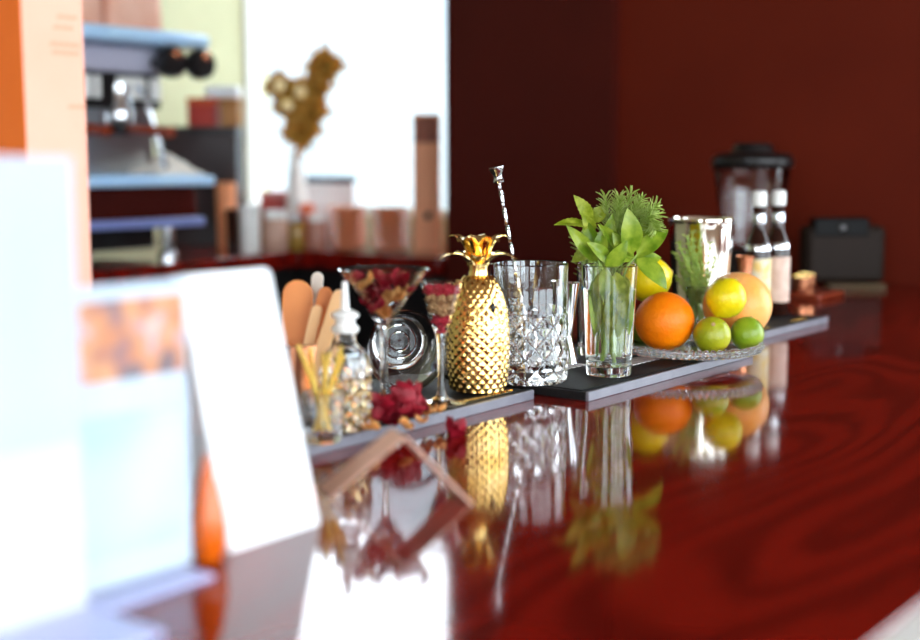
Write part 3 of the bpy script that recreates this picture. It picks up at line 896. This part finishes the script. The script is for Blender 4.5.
# mint, back left
sprig('mint_sprig', 'mint sprig with serrated yellow green leaves at the back left of the herb glass', 'herb',
      [B(606, 355, d0 + .010), B(604, 300, d0 + .012), B(597, 250, d0 + .012), B(592, 222, d0 + .012)],
      [(B(591, 222, d0 + .008), B(573, 195, d0 - .002), 0.017, near + UP * .4, dict(curl=0.16, fold=0.25, serr=.12, nu=16)),
       (B(590, 227, d0 + .004), B(554, 226, d0 - .004), 0.016, UP + near * .7, dict(curl=0.12, fold=0.25, serr=.12, nu=16)),
       (B(593, 222, d0 + .014), B(606, 206, d0 + .016), 0.018, near + UP * .4, dict(curl=0.16, fold=0.25, serr=.12, nu=16)),
       (B(594, 232, d0 + .004), B(582, 214, d0 - .002), 0.015, near, dict(curl=0.1, fold=0.3, serr=.12, nu=16)),
       (B(598, 240, d0 + .018), B(622, 222, d0 + .02), 0.018, near + UP * .4, dict(curl=0.1, fold=0.3, serr=.12, nu=16)),
       (B(606, 268, d0 - .010), B(598, 316, d0 - .020), 0.022, near - RV * .2, dict(curl=0.06, fold=0.2, serr=.1, nu=16)),
       (B(616, 272, d0 - .010), B(622, 318, d0 - .020), 0.022, near + RV * .2, dict(curl=0.06, fold=0.2, serr=.1, nu=16)),
       (B(612, 290, d0 - .014), B(608, 340, d0 - .020), 0.018, near, dict(curl=0.05, fold=0.25, serr=.1, nu=16)),
       (B(602, 280, d0 - .002), B(596, 336, d0 - .010), 0.018, near - RV * .2, dict(curl=0.05, fold=0.25, serr=.1, nu=16)),
       (B(624, 275, d0 - .002), B(626, 326, d0 - .008), 0.018, near + RV * .2, dict(curl=0.05, fold=0.25, serr=.1, nu=16)),
       (B(596, 245, d0 + .010), B(572, 262, d0 + .014), 0.018, near + UP * .3, dict(curl=0.1, fold=0.2, serr=.12, nu=16))], M['mint'])
def rosemary(label, pts, n, seed, name='rosemary_sprig', nl=0.023):
    rnd = random.Random(seed)
    pts = [Vector(p) for p in pts]
    t = thing(name, label, 'herb', pts[0])
    obj('stem', G().tube(pts, 0.0011, 6), M['stem'], t)
    g = G()
    tot = len(pts) - 1
    for k in range(n):
        s = 0.35 + 0.65 * k / n
        i = min(int(s * tot), tot - 1); p = pts[i].lerp(pts[i + 1], s * tot - i)
        ax = (pts[i + 1] - pts[i]).normalized()
        a = k * 2.4 + rnd.uniform(-.4, .4)
        u = ax.cross(Vector((0.3, 0.5, 0.2))).normalized(); v = ax.cross(u)
        d = (u * math.cos(a) + v * math.sin(a))
        L = nl * (1.15 - 0.55 * (k / n)) * rnd.uniform(.8, 1.15)
        e = p + (ax * 0.75 + d * 0.75).normalized() * L
        g.leaf(p, e, 0.0024, d + UP * .2 + near * .3, curl=-0.10, fold=0.3, nu=5, nv=2, thick=0.0005)
    obj('needles', g, M['rosemary'], t)
rosemary('rosemary sprig, tallest of the herbs at the top of the bunch', [B(608, 350, d0 + .014), B(612, 290, d0 + .014), B(618, 235, d0 + .012), B(631, 192, d0 + .008)], 72, 1)
rosemary('rosemary sprig arching right with its tip drooping outward', [B(614, 350, d0 + .016), B(618, 270, d0 + .014), B(632, 218, d0 + .012), B(656, 206, d0 + .004)], 72, 2)
rosemary('rosemary sprig pointing up left, nearest the mint', [B(602, 350, d0 + .018), B(606, 280, d0 + .016), B(609, 230, d0 + .014), B(605, 196, d0 + .008)], 72, 3)
rosemary('rosemary sprig curling over to the right above the basil leaf', [B(616, 350, d0 + .010), B(620, 270, d0 + .008), B(636, 226, d0 + .006), B(650, 216, d0 - .004), B(655, 226, d0 - .008)], 110, 9)
rosemary('rosemary sprig upright between the two tallest rosemary tips', [B(606, 350, d0 + .010), B(614, 280, d0 + .008), B(617, 225, d0 + .004), B(619, 198, d0 - .002)], 110, 10)
rosemary('rosemary sprig in the middle of the bunch behind the basil', [B(610, 350, d0 + .012), B(616, 260, d0 + .006), B(624, 230, d0 + .002), B(640, 200, d0 + .0)], 110, 4)
# stems in the back glass
for k in range(6):
    a = k * PI / 3
    b0 = h2 + Vector((.008 * math.cos(a), .008 * math.sin(a), .0108))
    b1 = h2 + Vector((.012 * math.cos(a + .5), .012 * math.sin(a + .5), .155)) - RV * 0.008
    solo('green_stalk', G().tube([b0, b0.lerp(b1, .5), b1], [.0042, .0038, .003], 10), M['stem'], b0, 'green herb stalk in the banded bundle behind the highball', 'herb', 'banded stalks in the back glass')
blue = pm('blue_rubber', '1E7AA8', 0.5, col2='1A6C98', scale=30)
T = Matrix.Translation(h2 - RV * .003 + UP * .085)
solo('rubber_band', G().lathe([(.0150, -.002), (.0160, -.002), (.0160, .002), (.0150, .002), (.0150, -.002)], 32, T), blue, h2 + UP * .083, 'blue rubber band around the green stalks', 'rubber band')
rosemary('dark rosemary sprig leaning out of the back glass', [h2 + UP * .012, h2 + UP * .10 - RV * .012, h2 + UP * .15 - RV * .024], 40, 8)
t = None
# thyme
rnd = random.Random(5)
for k in range(24):
    a = rnd.uniform(0, 2 * PI); r1 = rnd.uniform(0.012, 0.046)
    b0 = h3 + Vector((.006 * math.cos(a), .006 * math.sin(a), .0085))
    tipz = rnd.uniform(0.095, 0.158)
    b2 = h3 + Vector((0, 0, tipz)) + RV * (r1 * math.cos(a) * 1.0 - .006) + FV * (r1 * .7 * math.sin(a))
    b1 = h3 + Vector((.009 * math.cos(a), .009 * math.sin(a), .080))
    pts = []
    for i in range(15):
        s = i / 14
        p = b0 * (1 - s) ** 2 + b1 * 2 * s * (1 - s) + b2 * s * s
        pts.append(p + Vector((rnd.uniform(-1, 1), rnd.uniform(-1, 1), 0)) * .0010 * s)
    t = thing('thyme_sprig', 'thin thyme sprig with tiny leaves in the small shot glass', 'herb', b0, 0, 'thyme sprigs in the shot glass')
    obj('stem', G().tube(pts, 0.0009, 5), M['stem'], t)
    g = G()
    for i in range(6, 15):
        for q in range(4):
            aa = rnd.uniform(0, 2 * PI)
            d = Vector((math.cos(aa), math.sin(aa), rnd.uniform(-.1, .7))).normalized()
            g.leaf(pts[i], pts[i] + d * rnd.uniform(.004, .0075), .0030, UP + near * .5, curl=.1, fold=.2, nu=4, nv=2, thick=.0004)
    obj('foliage', g, M['thyme'], t)

# ------------------------------------------------------------------ brown bottles, blender, appliance, board
def bottle(label, loc, lab_col, lab_col2, top_col):
    t = thing('tonic_bottle', label, 'bottle', loc)
    R = 0.0205
    pr = [(0, .003), (.014, .002), (R - .002, 0), (R, .003), (R, .105), (R - .001, .115), (R - .004, .124), (.012, .134), (.0095, .145), (.0090, .168), (.0098, .170), (.0098, .176), (.008, .178), (0, .178)]
    obj('body', G().lathe(pr, 48), M['brown_glass'], t, world=False)
    lm = pm('bottle_label', lab_col, 0.5, col2=lab_col2, scale=60)
    obj('label', G().lathe([(R + .0001, .022), (R + .0006, .022), (R + .0006, .094), (R + .0001, .094)], 48), lm, t, world=False)
    obj('neck_foil', G().lathe([(.0103, .147), (.0108, .150), (.0108, .160), (.0100, .163)], 32), M['steel'], t, world=False)
    obj('shoulder_band', G().lathe([(R - .0002, .106), (R + .0006, .107), (R + .0004, .113), (R - .0012, .116)], 40), M['steel'], t, world=False)
    obj('cap', G().lathe([(.0100, .174), (.0112, .175), (.0115, .190), (.0105, .197), (.006, .199), (0, .199)], 28), M['white_plastic'], t, world=False)
    return t
bottle('brown glass bottle with a yellow topped label, left of the pair', foot(756, 1.985, ZM), 'F0C860', 'E8E0C8', None)
bottle('brown glass bottle with a pale pink label, right of the pair', foot(775, 2.03, ZM), 'E2C4B4', 'D2AE9C', None)

bl = foot(748, 2.44, 0.0)
t = thing('blender', 'jug blender with a clear jar and dark lid against the wall', 'blender', bl)
obj('motor_base', G().lathe([(0, 0), (.08, 0), (.082, .004), (.078, .03), (.062, .085), (.058, .09), (0, .09)], 40), M['black'], t, world=False)
jr = [(0, .092), (.05, .092), (.052, .096), (.060, .15), (.072, .24), (.075, .242), (.072, .243), (.069, .24), (.057, .15), (.049, .1), (0, .099)]
obj('jar', G().lathe(jr, 40), M['glass'], t, world=False)
obj('lid', G().lathe([(0, .238), (.0755, .243), (.077, .246), (.077, .258), (.068, .268), (.04, .272), (.036, .284), (.03, .288), (0, .288)], 40), M['black'], t, world=False)
ap = foot(841, 2.60, 0.0)
t = thing('countertop_appliance', 'low dark grey appliance with a black display at the far wall', 'appliance', ap, AZ - PI / 2)
body = pm('dark_grey_enamel', '2C221D', 0.6, col2='261D18', scale=8, spec=0.15)
obj('housing', G().box(-.088, .070, -.05, .02, .012, .125), body, t, bevel=.012, world=False, segs=3)
obj('display_hood', G().box(-.075, .035, -.052, -.01, .104, .142), pm('dark_display', '0C0A0A', 0.5, spec=0.15), t, bevel=.004, world=False)
obj('front_ledge', G().box(-.05, .066, -.075, -.045, .0, .012), pm('dull_brown_ledge', '5E4C3C', 0.6, col2='54442F', spec=0.15), t, bevel=.002, world=False)
obj('knob', G().ball((-.02, -.056, .123), .006, 12, 8), M['brushed'], t, world=False)

bo = foot(806, 2.40, 0.0)
t = solo('serving_board', G().box(-.06 + bo.x, .06 + bo.x, bo.y - .05, bo.y + .05, ZC, ZC + .012), pm('reddish_board', '8E3A22', 0.3, col2='7A2E1A', scale=10, stretch=(1, 6, 1)), bo, 'small reddish wooden board behind the brown bottles', 'board', bevel=.004)
def cup(loc, label):
    t = thing('copper_cup', label, 'cup', loc)
    obj('cup_body', G().lathe(cup_profile(.014, .017, .028, .0012, .003), 32), M['copper'], t, world=False)
    obj('rim', G().lathe([(.0166, .0275), (.0178, .028), (.0178, .0295), (.0160, .0295), (.0158, .0278)], 32), M['gold_crown'], t, world=False)
cup(foot(800, 2.38, .012), 'small copper cup on the reddish board, nearest the bottles')
cup(foot(806, 2.43, .012), 'small copper cup at the back of the reddish board')

# ------------------------------------------------------------------ foreground cards
def lean_card(name, label, x0, x1, y, h, dy, th, mat, rr=0.006, cat='menu card'):
    t = thing(name, label, cat, ((x0 + x1) / 2, y, ZC))
    t['_'] = 0; del t['_']
    arcs = []
    poly = [(x0, 0), (x1, 0)] + [(x1 - rr + rr * math.cos(q), h - rr + rr * math.sin(q)) for q in [PI / 2 * i / 6 for i in range(7)]] + \
           [(x0 + rr - rr * math.sin(q), h - rr + rr * math.cos(q)) for q in [PI / 2 * i / 6 for i in range(7)]]
    ang_ = math.atan2(dy, h)
    MM = Matrix.Translation((0, y, ZC)) @ Matrix.Rotation(-ang_, 4, 'X') @ Matrix(((1, 0, 0, 0), (0, 0, 1, 0), (0, 1, 0, 0), (0, 0, 0, 1)))
    obj('front_panel', G().prism(poly, -th / 2, th / 2, MM), mat, t)
    return t, MM
# white tent card
t, MM = lean_card('tent_card', 'blank white tent card with rounded corners, rightmost of the cards', 0.548, 0.632, 0.620, 0.186, 0.048, 0.0012, M['white'])
MB_ = Matrix.Translation((0, 0.620 + 0.096, ZC)) @ Matrix.Rotation(math.atan2(.048, .188), 4, 'X') @ Matrix(((1, 0, 0, 0), (0, 0, 1, 0), (0, 1, 0, 0), (0, 0, 0, 1)))
obj('back_panel', G().prism([(0.548, 0), (0.632, 0), (0.632, 0.185), (0.548, 0.185)], -.0006, .0006, MB_), M['white'], t)

# menu with photograph
photo = bpy.data.materials.new('printed_food_photo'); photo.use_nodes = True
nt = photo.node_tree; N = nt.nodes; L = nt.links
tc = N.new('ShaderNodeTexCoord'); nz = N.new('ShaderNodeTexNoise'); nz.inputs['Scale'].default_value = 36; nz.inputs['Detail'].default_value = 1
L.new(tc.outputs['Object'], nz.inputs['Vector'])
rp = N.new('ShaderNodeValToRGB')
els = rp.color_ramp.elements
els[0].position = 0.36; els[0].color = lin('7A7478')
els[1].position = 0.70; els[1].color = lin('E8E2C8')
for pos, c in ((0.43, 'B88078'), (0.48, 'D88A62'), (0.56, 'E8A878'), (0.62, 'D89494')):
    e = els.new(pos); e.color = lin(c)
L.new(nz.outputs['Fac'], rp.inputs['Fac']); L.new(rp.outputs['Color'], N['Principled BSDF'].inputs['Base Color'])
N['Principled BSDF'].inputs['Roughness'].default_value = 0.35
pale_blue = pm('pale_blue_print', 'BFE2F2', 0.4, col2='DCE0F0', scale=14, detail=0.5)

t = thing('menu_stand', 'clear upright menu stand with a printed food photograph', 'menu stand', (0.45, 0.616, ZC))
def vcard(x0, x1, y, z0, z1, th=0.0006):
    return G().box(x0, x1, y - th / 2, y + th / 2, ZC + z0, ZC + z1)
obj('sheet', vcard(0.36, 0.513, 0.6165, 0.004, 0.184), M['menu_sheet'], t)
obj('photo', vcard(0.37, 0.511, 0.6160, 0.127, 0.175, .0004), photo, t)
obj('blue_print', vcard(0.37, 0.508, 0.6160, 0.022, 0.108, .0004), pale_blue, t)
acr = pm('clear_acrylic', 'F8FCFF', 0.02, trans=1.0, ior=1.15)
obj('holder_front', vcard(0.36, 0.517, 0.6145, 0.003, 0.187, .0015), acr, t)
obj('holder_foot', G().box(0.428, 0.508, 0.588, 0.66, ZC, ZC + .003), M['lilac'], t, bevel=.001)

t = thing('menu_stand', 'tall white menu sheet standing at the left, nearest of the cards', 'menu stand', (0.34, 0.602, ZC))
obj('sheet', vcard(0.215, 0.4250, 0.6025, 0.004, 0.258), M['sheet'], t)
obj('lower_sheet', vcard(0.215, 0.4235, 0.6012, 0.004, 0.100), pm('cream_sheet', 'C4C6CE', 0.6, col2='BEC0C8'), t)
obj('foot', G().box(0.215, 0.4250, 0.535, 0.611, ZC, ZC + .004), M['lilac'], t, bevel=.001)

# amber bud vase
av = foot(203, 0.80, 0.0)
t = thing('bud_vase', 'slender amber glass drop vase between the photo menu and the white tent card', 'vase', av)
pr = [(0, 0), (.0075, 0), (.0092, .002), (.0122, .018), (.0110, .030), (.0075, .048), (.0035, .060), (.0022, .068), (.0012, .0685), (.002, .06), (.006, .048), (.0096, .03), (.0108, .018), (.008, .004), (0, .003)]
obj('body', G().lathe(pr, 40), M['amber'], t, world=False)

# tall bottle carton
bx = foot(45, 1.12, 0.0)
t = thing('bottle_carton', 'tall square orange bottle carton standing behind the white menu', 'carton', (bx.x, bx.y, ZC))
orange_card = pm('orange_card', 'F4AD95', 0.6, col2='F0A68C', scale=10)
xr = D(83, 100, 1.10)
obj('box_body', G().box(-.030, .0300, -.029, .029, 0, .44), orange_card, t, bevel=.001, world=False)
obj('side_panel', G().box(-.0306, -.0299, -.0285, .0285, .001, .439), pm('deep_orange_card', 'FA7A2C', 0.6, col2='F47222', scale=10), t, world=False)
lines_m = pm('faded_brown_print', 'D89878', 0.6)
for z, a, b in ((.375, .004, .024), (.366, .0, .018), (.352, -.004, .026), (.345, -.002, .022), (.30, .012, .026)):
    tx = G(); x = a; k = 0
    while x < b:
        tx.box(x, x + .002, -.0294, -.0288, z, z + .003 + .001 * (k % 2)); x += .0034; k += 1
    obj('printed_line', tx, lines_m, t, world=False)

# small folded copper tent
p0 = at(395, 497, 0)
t = thing('folded_sign', 'small folded copper coloured table tent on the bare bar', 'table tent', p0)
span = (at(465, 500) - at(325, 492)).normalized()
axd = Vector((math.cos(math.radians(60)), math.sin(math.radians(60)), 0))
pl = at(325, 493) ; prr = at(465, 499); pkp = D(400, 433, (p0 - Vector((0, 0, 0))).xy.dot(FV.xy))
def slab(a, b, depth, th):
    ax = (b - a).normalized(); n = ax.cross(axd).normalized()
    q = [a - axd * depth / 2, a + axd * depth / 2, b + axd * depth / 2, b - axd * depth / 2]
    return G().add([v for v in q] + [v + n * th for v in q], [(0, 1, 2, 3), (4, 7, 6, 5), (0, 4, 5, 1), (1, 5, 6, 2), (2, 6, 7, 3), (3, 7, 4, 0)])
cp = pm('rose_copper_card', 'F0C2AC', 0.45, col2='E8B69E', scale=20)
obj('left_panel', slab(pl, pkp, .034, .0012), cp, t)
obj('right_panel', slab(prr, pkp, .034, .0012), cp, t)

# ------------------------------------------------------------------ espresso machine
ex0, ex1, ey = 1.50, 2.27, 2.62
t = thing('espresso_machine', 'large chrome espresso machine on the back counter', 'espresso machine', ((ex0 + ex1) / 2, 2.9, ZC))
def bxz(a, b, c, d, e, f): return G().box(a, b, c, d, ZC + e, ZC + f)
for fx in (ex0 + .06, ex1 - .10):
    for fy in (ey + .05, ey + .42):
        obj('foot', G().lathe([(0, 0), (.026, 0), (.026, .012), (.018, .02), (.018, .088), (0, .088)], 20, Matrix.Translation((fx, fy, ZC))), M['steel'], t)
blue_m = pm('pale_blue_tray', 'C2E4FF', 0.3, col2='B6DCFF', scale=8)  # even pale blue for cup tray, drip tray and grille
lilac_m = pm('lilac_blue_trim', '8C98D0', 0.35, col2='808CC6', scale=8)
darkpanel = pm('dark_red_glossy_panel', '4A1812', 0.2, col2='3E140F', scale=6)
obj('lower_body', bxz(ex0 + .03, ex1 - .05, ey + .16, ey + .40, .02, .10), M['black'], t, bevel=.006)
obj('base_body', bxz(ex0, ex1 - .02, ey + .02, ey + .50, .10, .19), darkpanel, t, bevel=.006)
obj('lower_trim', bxz(ex0 - .01, ex1 - .02, ey - .01, ey + .03, .085, .108), lilac_m, t, bevel=.004)
dt = obj('drip_tray', bxz(ex0 - .01, ex1, ey - .03, ey + .30, .19, .215), blue_m, t, bevel=.005)
gr = G()
for k in range(22):
    x = ex0 + .02 + k * (ex1 - ex0 - .06) / 21
    gr.box(x, x + .012, ey - .02, ey + .14, ZC + .2155, ZC + .219)
obj('grille', gr, blue_m, dt)
obj('back_splash', bxz(ex0, ex1 - .055, ey + .15, ey + .50, .219, .46), M['brushed'], t, bevel=.004)
obj('head', bxz(ex0, ex1 - .06, ey + .08, ey + .48, .475, .545), pm('pale_grey_enamel', 'C0BCCC', 0.35, col2='B8B4C6', scale=8), t, bevel=.01)
obj('control_panel', bxz(ex0 + .02, ex1 - .10, ey + .06, ey + .09, .385, .475), M['black'], t, bevel=.004)
obj('cup_tray', bxz(ex0 - .02, ex1 + .005, ey - .02, ey + .50, .545, .580), blue_m, t, bevel=.012)
for k, x in enumerate((ex0 + .17, ex0 + .36, ex0 + .55)):
    gh = obj('group_head', G().lathe([(0, .35), (.034, .35), (.036, .36), (.036, .385), (.03, .40), (.03, .445), (0, .445)], 28, Matrix.Translation((x, ey + .075, ZC))), M['steel'], t)
    pf = obj('portafilter', G().lathe([(0, .318), (.026, .32), (.034, .33), (.034, .349), (0, .349)], 28, Matrix.Translation((x, ey + .075, ZC))), M['black'], t)
    hdl = G().tube([(x, ey + .05, ZC + .335), (x + .012, ey + .0, ZC + .332), (x + .03, ey - .09, ZC + .325)], [.008, .012, .014], 12)
    obj('handle', hdl, pm('orange_brown_handle', '9A3A16', 0.3, col2='86300F', scale=9), pf)
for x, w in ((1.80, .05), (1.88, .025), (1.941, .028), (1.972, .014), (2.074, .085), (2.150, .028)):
    obj('glint_block', bxz(x - w / 2, x + w / 2, ey + .05, ey + .062, .408, .464), M['white_plastic'], t, bevel=.003)  # white blocks standing in for reflection glints on the machine
for k, x in enumerate((ex1 - .10, ex1 - .005)):
    T = Matrix.Translation((x, ey + .04, ZC + .505)) @ Matrix.Rotation(PI / 2, 4, 'X')
    kn = obj('steam_knob', G().lathe([(0, -.05), (.014, -.05), (.016, 0), (.036, .004), (.040, .012), (.040, .04), (.034, .048), (0, .05)], 24, T), M['black'], t)
    obj('knob_highlight', G().ball((x, ey - .012, ZC + .525), .012, 10, 8, (1, .4, 1)), M['copper'], kn)  # copper ball painted in for the orange highlight on the knob
T0 = Vector((ex1 - .185, ey + .07, ZC + .45))
obj('steam_wand', G().tube([T0, T0 + Vector((.005, -.05, -.03)), T0 + Vector((.012, -.06, -.08)), T0 + Vector((.05, -.065, -.215))], .0075, 12), M['steel'], t)
# coffee bags on top
for k, (x, w, lab) in enumerate(((ex0 + .46, .16, 'pink paper coffee bag on the machine, left of two'), (ex0 + .645, .17, 'pink paper coffee bag on the machine, right of two'))):
    zb = ZC + .579
    g = G()
    pr = []
    ring = []
    for i, (z, sx, sy) in enumerate(((0, .5, .055), (.02, .52, .06), (.10, .5, .06), (.17, .47, .04), (.21, .46, .012), (.24, .46, .006))):
        pts = []
        for j in range(24):
            a = 2 * PI * j / 24
            ca, sa = math.cos(a), math.sin(a)
            sgn = lambda v: math.copysign(abs(v) ** 0.5, v)
            pts.append((x + w * sx * sgn(ca), ey + .16 + sy * sgn(sa), zb + z))
        ring.append(pts)
    g.add([p for r in ring for p in r], [(i * 24 + j, i * 24 + (j + 1) % 24, (i + 1) * 24 + (j + 1) % 24, (i + 1) * 24 + j) for i in range(5) for j in range(24)] + [tuple(range(23, -1, -1)), tuple(range(120, 144))])
    solo('coffee_bag', g, M['pink_bag'], Vector((x, ey + .16, zb)), lab, 'coffee bag')
# folded cloth on the drip tray
cl0 = Vector((ex1 - .075, ey + .075, ZC + .2195))
g = G()
nn = 14; top = []
for i in range(nn + 1):
    for j in range(nn + 1):
        u, v = i / nn - .5, j / nn - .5
        ed = max(0, 1 - (2 * max(abs(u), abs(v))) ** 4)
        top.append((cl0.x + .17 * u, cl0.y + .13 * v, cl0.z + .001 + ed * (.030 + .014 * math.sin(u * 9 + 1) + .010 * math.sin(v * 11 + u * 5))))
bot = [(p[0], p[1], cl0.z) for p in top]
W = nn + 1; NN = W * W; f = []
for i in range(nn):
    for j in range(nn):
        a, b, c, d = i * W + j, i * W + j + 1, (i + 1) * W + j + 1, (i + 1) * W + j
        f += [(a, b, c, d), (NN + d, NN + c, NN + b, NN + a)]
g.add(top + bot, f)
solo('bar_cloth', g, M['cloth'], cl0, 'crumpled white cloth on the right of the drip tray', 'cloth')

# ------------------------------------------------------------------ things on the back counter by the window
def crate(name, label, cat, px, dep, w, d_, h, mat, z=0.0, rz=None, bev=.004, lid=None):
    p = foot(px, dep, z)
    t = thing(name, label, cat, p, AZ - PI / 2 if rz is None else rz)
    obj('body', G().box(-w / 2, w / 2, -d_ / 2, d_ / 2, 0, h if lid is None else h - .02), mat, t, bevel=bev, world=False)
    if lid is not None:
        obj('lid', G().box(-w / 2 - .002, w / 2 + .002, -d_ / 2 - .002, d_ / 2 + .002, h - .02, h), lid, t, bevel=bev, world=False)
    return t
dkbrown = pm('dark_brown_box', '2A1210', 0.4, col2='22100E', scale=9)
redbox = pm('red_box', 'B03020', 0.4, col2='A82A18', scale=9)
tanbox = pm('tan_box', 'B07A44', 0.6, col2='A06A36', scale=9)
crate('storage_box', 'dark brown storage box right of the espresso machine', 'box', 206, 3.92, .235, .14, .355, dkbrown, lid=M['black'])
crate('tea_box', 'red and orange box on top of the dark storage box', 'box', 209, 3.90, .085, .08, .085, redbox, z=.356, lid=pm('orange_lid', 'C8501C', .4))
crate('tea_box', 'tan cardboard box on the dark storage box beside the window', 'box', 236, 3.92, .055, .08, .085, tanbox, z=.356, lid=tanbox)
crate('carton', 'flat white carton lying across the red and tan boxes', 'carton', 229, 3.91, .10, .08, .035, M['white'], z=.442, bev=.006)
def tumbler(name, label, px, dep, r, h, mat, z=0.0, cat='glass'):
    p = foot(px, dep, z)
    t = thing(name, label, cat, p)
    obj('body', G().lathe(cup_profile(r * .92, r, h, .002, .006), 32), mat, t, world=False)
    return t
tumbler('orange_cup', 'orange cup standing on the counter beside the espresso machine', 229, 3.80, .03, .19, M['peach'], cat='cup')
tumbler('glass_tumbler', 'dark tinted glass left of the white glare glass', 234, 3.60, .018, .12, M['brown_glass'])
crm = M['white_plastic']
t = thing('glare_glass', 'glass full of window glare, painted white, with a steel rim below the window', 'cup', foot(252, 3.52))
obj('body', G().lathe(cup_profile(.026, .027, .135, .0015, .004), 40), crm, t, world=False)  # white body stands in for a glass filled with window light
obj('rim', G().lathe([(.0268, .1335), (.0282, .1345), (.0282, .1365), (.0258, .1365), (.0254, .134)], 40), M['steel'], t, world=False)
def jar(label, px, dep, r, h, mat, lidm):
    t = thing('storage_jar', label, 'jar', foot(px, dep))
    obj('body', G().lathe([(0, 0), (r * .9, 0), (r, .005), (r, h * .72), (r * .8, h * .82), (0, h * .82)], 32), mat, t, world=False)
    obj('lid', G().lathe([(0, h * .8), (r * .86, h * .8), (r * .88, h * .83), (r * .88, h), (0, h)], 32), lidm, t, world=False)
jar('pinkish jar between the glare glass and the flower vase', 277, 3.62, .036, .115, pm('pinkish_ceramic', 'C8A08C', .4, col2='B88E7C', scale=9), M['white_plastic'])
jar('amber jar with a metal lid in front of the vase', 297, 3.66, .026, .10, pm('amber_honey', 'A8823C', .2, col2='8E6A2C', scale=9), M['brushed'])
jar('small rosy jar left of the stacked saucers', 318, 3.72, .030, .10, pm('rosy_ceramic', 'B98272', .4, col2='A87262', scale=9), M['white_plastic'])
crate('tea_tin', 'red tin standing behind the jars below the window', 'tin', 283, 4.02, .12, .07, .16, redbox, lid=pm('pink_lid', 'D88A88', .4))
crate('candle_holder', 'small orange holder beside the vase foot', 'candle holder', 309, 3.86, .04, .04, .125, pm('orange_holder', 'E8641E', .3, col2='D85414', scale=9))
crate('napkin_box', 'navy topped white box on the counter below the window', 'box', 333, 4.05, .15, .08, .205, M['white'], lid=M['navy'])
# vase and dried flowers
vb = foot(299, 3.92, 0)
t = thing('flower_vase', 'slender white vase of dried flowers before the bright window', 'vase', vb)
obj('body', G().lathe([(0, 0), (.034, 0), (.037, .004), (.035, .10), (.026, .20), (.018, .26), (.021, .285), (.017, .285), (.014, .26), (.022, .20), (.03, .1), (.03, .01), (0, .008)], 32), M['white_plastic'], t, world=False)
glint_m = pm('pale_gold_glint', 'FFEBB4', .25, col2='FFE09A', scale=20)
def dried(label, px, py, spike, glint=0):
    b0 = vb + UP * .05
    e = D(px, py, 3.92)
    t = thing('dried_flower', label, 'dried flower', b0)
    mid = vb + UP * .30
    obj('stem', G().tube([b0, mid, mid.lerp(e, .6) + UP * .01, e], .0032, 6), M['dry'], t)
    g = G()
    for i in range(12):
        a = i * 2 * PI / 12; q = .35 + .5 * (i % 3)
        d = (RV * math.cos(a) + UP * math.sin(a) * .9 - FV * q * .6).normalized()
        g.leaf(e, e + d * (.062 if not spike else .080), .036, -FV, curl=.2, fold=.2, nu=5, nv=2, thick=.002)
    obj('bloom', g, M['dry'], t)
    if glint:
        obj('flower_glint', G().ball(e - FV * .05, .020, 12, 8), glint_m, t)  # pale ball standing in for an out-of-focus highlight on the bloom
dried('dried brown flower with a pale glint, leftmost head in the vase', 281, 87, 0, 1)
dried('dried brown flower with a pale glint, lowest left head in the vase', 289, 106, 0, 1)
dried('dried brown flower with a pale glint in the middle of the vase', 302, 93, 0, 1)
dried('dried brown flower, tallest head at the right of the vase', 326, 67, 1)
dried('dried brown flower leaning just right of the middle', 317, 88, 0)
dried('dried brown flower, low head just above the vase mouth', 302, 132, 1)
dried('dried brown flower, low right head above the vase', 311, 112, 1)
# saucer stacks
t = thing('saucer', 'brown stoneware saucer, bottom of the left stack', 'saucer', foot(349, 3.72), 0, 'saucers in the left stack')
obj('body', G().lathe([(0, 0), (.030, 0), (.034, .002), (.052, .008), (.0565, .0125), (.055, .0135), (.050, .0105), (.032, .005), (0, .004)], 40), M['terracotta'], t, world=False)
ordn = ['bottom', 'second from the bottom', 'third from the bottom', 'fourth from the bottom', 'fifth from the bottom', 'fifth from the top', 'fourth from the top', 'third from the top', 'second from the top', 'topmost']
s0_ = t
for s_, px in (('left', 349), ('right', 391)):
    for k in range(10):
        if s_ == 'left' and k == 0: continue
        dup(s0_, foot(px, 3.72 if s_ == 'left' else 3.66, .0122 * k), 0, 'brown stoneware saucer, %s of the %s stack' % (ordn[k], s_), 'saucers in the %s stack' % s_)
# binder
bi = foot(427, 3.62, 0)
t = thing('ring_binder', 'tall peach ring binder standing at the end of the back counter', 'binder', bi, AZ - PI / 2)
obj('cover', G().box(-.038, .038, -.002, .20, 0, .385), pm('salmon_binder', 'FFB080', 0.5, col2='FAA878', scale=9), t, bevel=.003, world=False)
obj('spine_label', G().box(-.034, .034, -.0035, -.001, .305, .377), pm('brown_spine_label', 'A8644A', .6, col2='8A4C38', scale=60), t, world=False)
T = Matrix.Translation((.004, -.002, .10)) @ Matrix.Rotation(PI / 2, 4, 'X')
obj('finger_hole', G().lathe([(0, .0015), (.009, .0015), (.011, .0), (.009, -.0005), (0, -.0005)], 20, T), M['black'], t, world=False)
